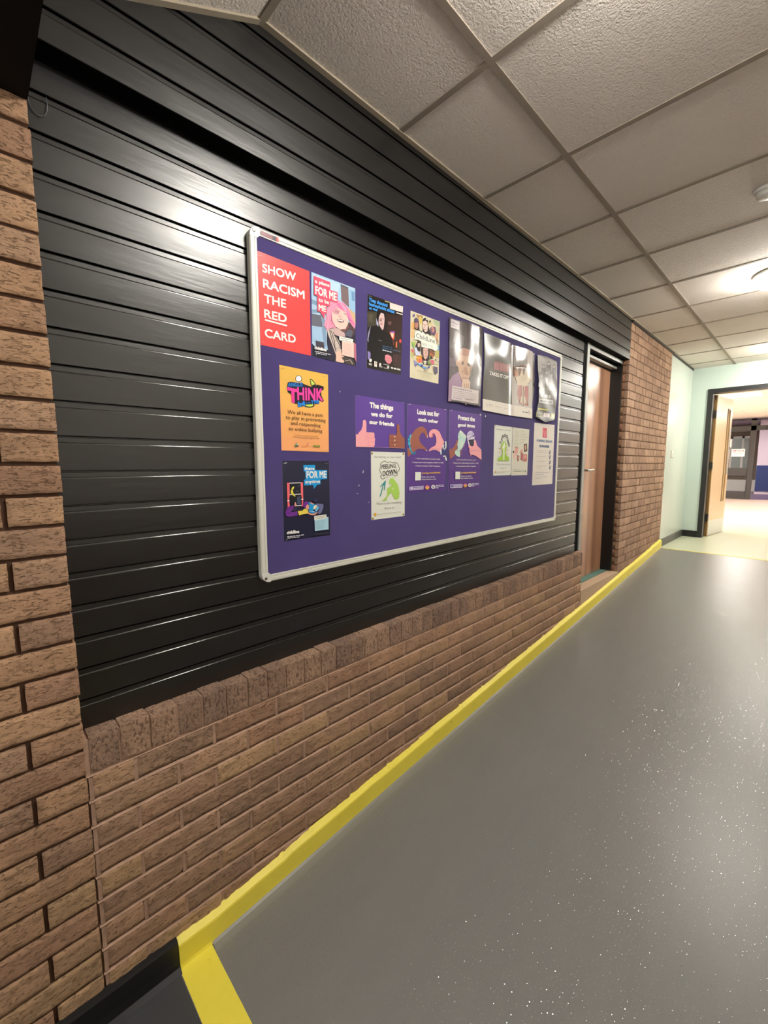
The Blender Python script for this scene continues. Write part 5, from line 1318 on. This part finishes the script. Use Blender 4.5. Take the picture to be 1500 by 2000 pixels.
for q_, t in (((937, 792), 'just below the bald person portrait at its right corner'), ((910, 789), 'at the lower edge of the bald person portrait'), ((948, 813), 'on bare felt right of the trainer poster'),
              ((1043, 691), 'on felt between the bare back drawing and the curling poster'), ((938, 810), 'at the top right corner of the trainer poster')):
    pin(*q_, 'white drawing pin ' + t, m='plastic_white', r=0.0050, d=0.010 if 'portrait' in t else 0.001)
def staple(px, py, ang, label, L=0.011):
    x, y, z = on_board(px, py, 0.0085 if 'portrait' in label else 0.006 if 'curling' in label else 0.0040)
    c, s = math.cos(math.radians(ang)), math.sin(math.radians(ang))
    b = MB(); h = L / 2; yb = YP
    b.tube([(x - h * c, YP + .001, z - h * s), (x - h * c, YP - .0042, z - h * s), (x + h * c, YP - .0042, z + h * s), (x + h * c, YP + .001, z + h * s)], 0.0004, 5)
    tag(b.build('staple', M['steel']), label, 'staple', 'staples on the notice board')
for px, py, a, t in ((507, 500.5, 8, 'top left corner of the plain red poster'), (512, 668.5, 5, 'bottom left corner of the plain red poster'), (553, 719, 10, 'top left corner of the orange poster'),
                     (634, 735, 0, 'top right corner of the orange poster'), (638, 880, 15, 'bottom right corner of the orange poster'), (556, 904.5, 18, 'top left corner of the dark navy poster'),
                     (637, 905, 6, 'top right corner of the dark navy poster'), (698, 773.5, 8, 'top left corner of the thumbs up poster'), (787, 786.5, 10, 'top right corner of the thumbs up poster'),
                     (799, 790, 14, 'top left corner of the heart hands poster'), (869, 800, 0, 'top right corner of the heart hands poster')):
    staple(px, py, a, 'thin silver staple in the ' + t)
# scraps of torn paper left on the felt
for i, (px, py, w_, h_, a) in enumerate([(709, 922, 5, 12, 25), (701, 948, 4, 8, 30), (698, 964, 7, 2, 10), (720, 981, 3, 4, 0), (664, 765, 3, 5, 10)]):
    c0 = pixel_on_wall(px, py, YP)
    b = MB(); b.c = lin((176, 170, 182)); rr = []
    for k in range(9):
        w2 = 2 * math.pi * k / 9; rad = 0.5 + 0.5 * noise.noise((k * 1.7, i, 3)) ; u_, v_ = w_ * .0012 * rad * math.cos(w2), h_ * .0012 * rad * math.sin(w2)
        ca, sa = math.cos(math.radians(-a)), math.sin(math.radians(-a)); rr.append((c0.x + u_ * ca - v_ * sa, c0.z + u_ * sa + v_ * ca))
    n = len(b.v); b.v += [(x, YP - .0007, z) for x, z in rr] + [(x, YP - .0001, z) for x, z in rr]
    b.face(range(n, n + 9))
    for k in range(9): b.face((n + k, n + (k + 1) % 9, n + 9 + (k + 1) % 9, n + 9 + k))
    tag(b.build('paper_scrap', M['print_matt']), ['long pale scrap of torn paper left of the crouching figure poster', 'small pale scrap below the longest torn scrap', 'flat thin scrap of paper under two other scraps',
        'tiny scrap beside the lower left edge of the crouching figure poster', 'tiny scrap on bare felt between the orange and thumbs up posters'][i], 'paper scrap', 'torn paper scraps on the felt')

# thin wire loop on the slats by the pier
def on_slat(px, py):
    q_ = pixel_on_wall(px, py, YS - .004); return (q_.x, q_.y, q_.z)
b = MB(); b.s = True
b.tube([on_slat(*q_) for q_ in ((53, 184), (55, 197), (61, 211), (70, 222), (79, 227), (87, 225), (92, 217), (92, 203), (90, 190))], 0.0011, 6)
tag(b.build('wire_loop', mat('clear_wire', (90, 92, 96), 0.3)), 'thin curved wire loop on the black slats beside the brick pier', 'wire')

# ------------------------------------------------------------------ lift everything so the lower floor is at z = 0
for o in list(COL.objects):
    if o.parent is None: o.location.z += LIFT
cam.matrix_world = Matrix.Translation((0, 0, LIFT)) @ (Matrix.Translation(CAM) @ m3.to_4x4())
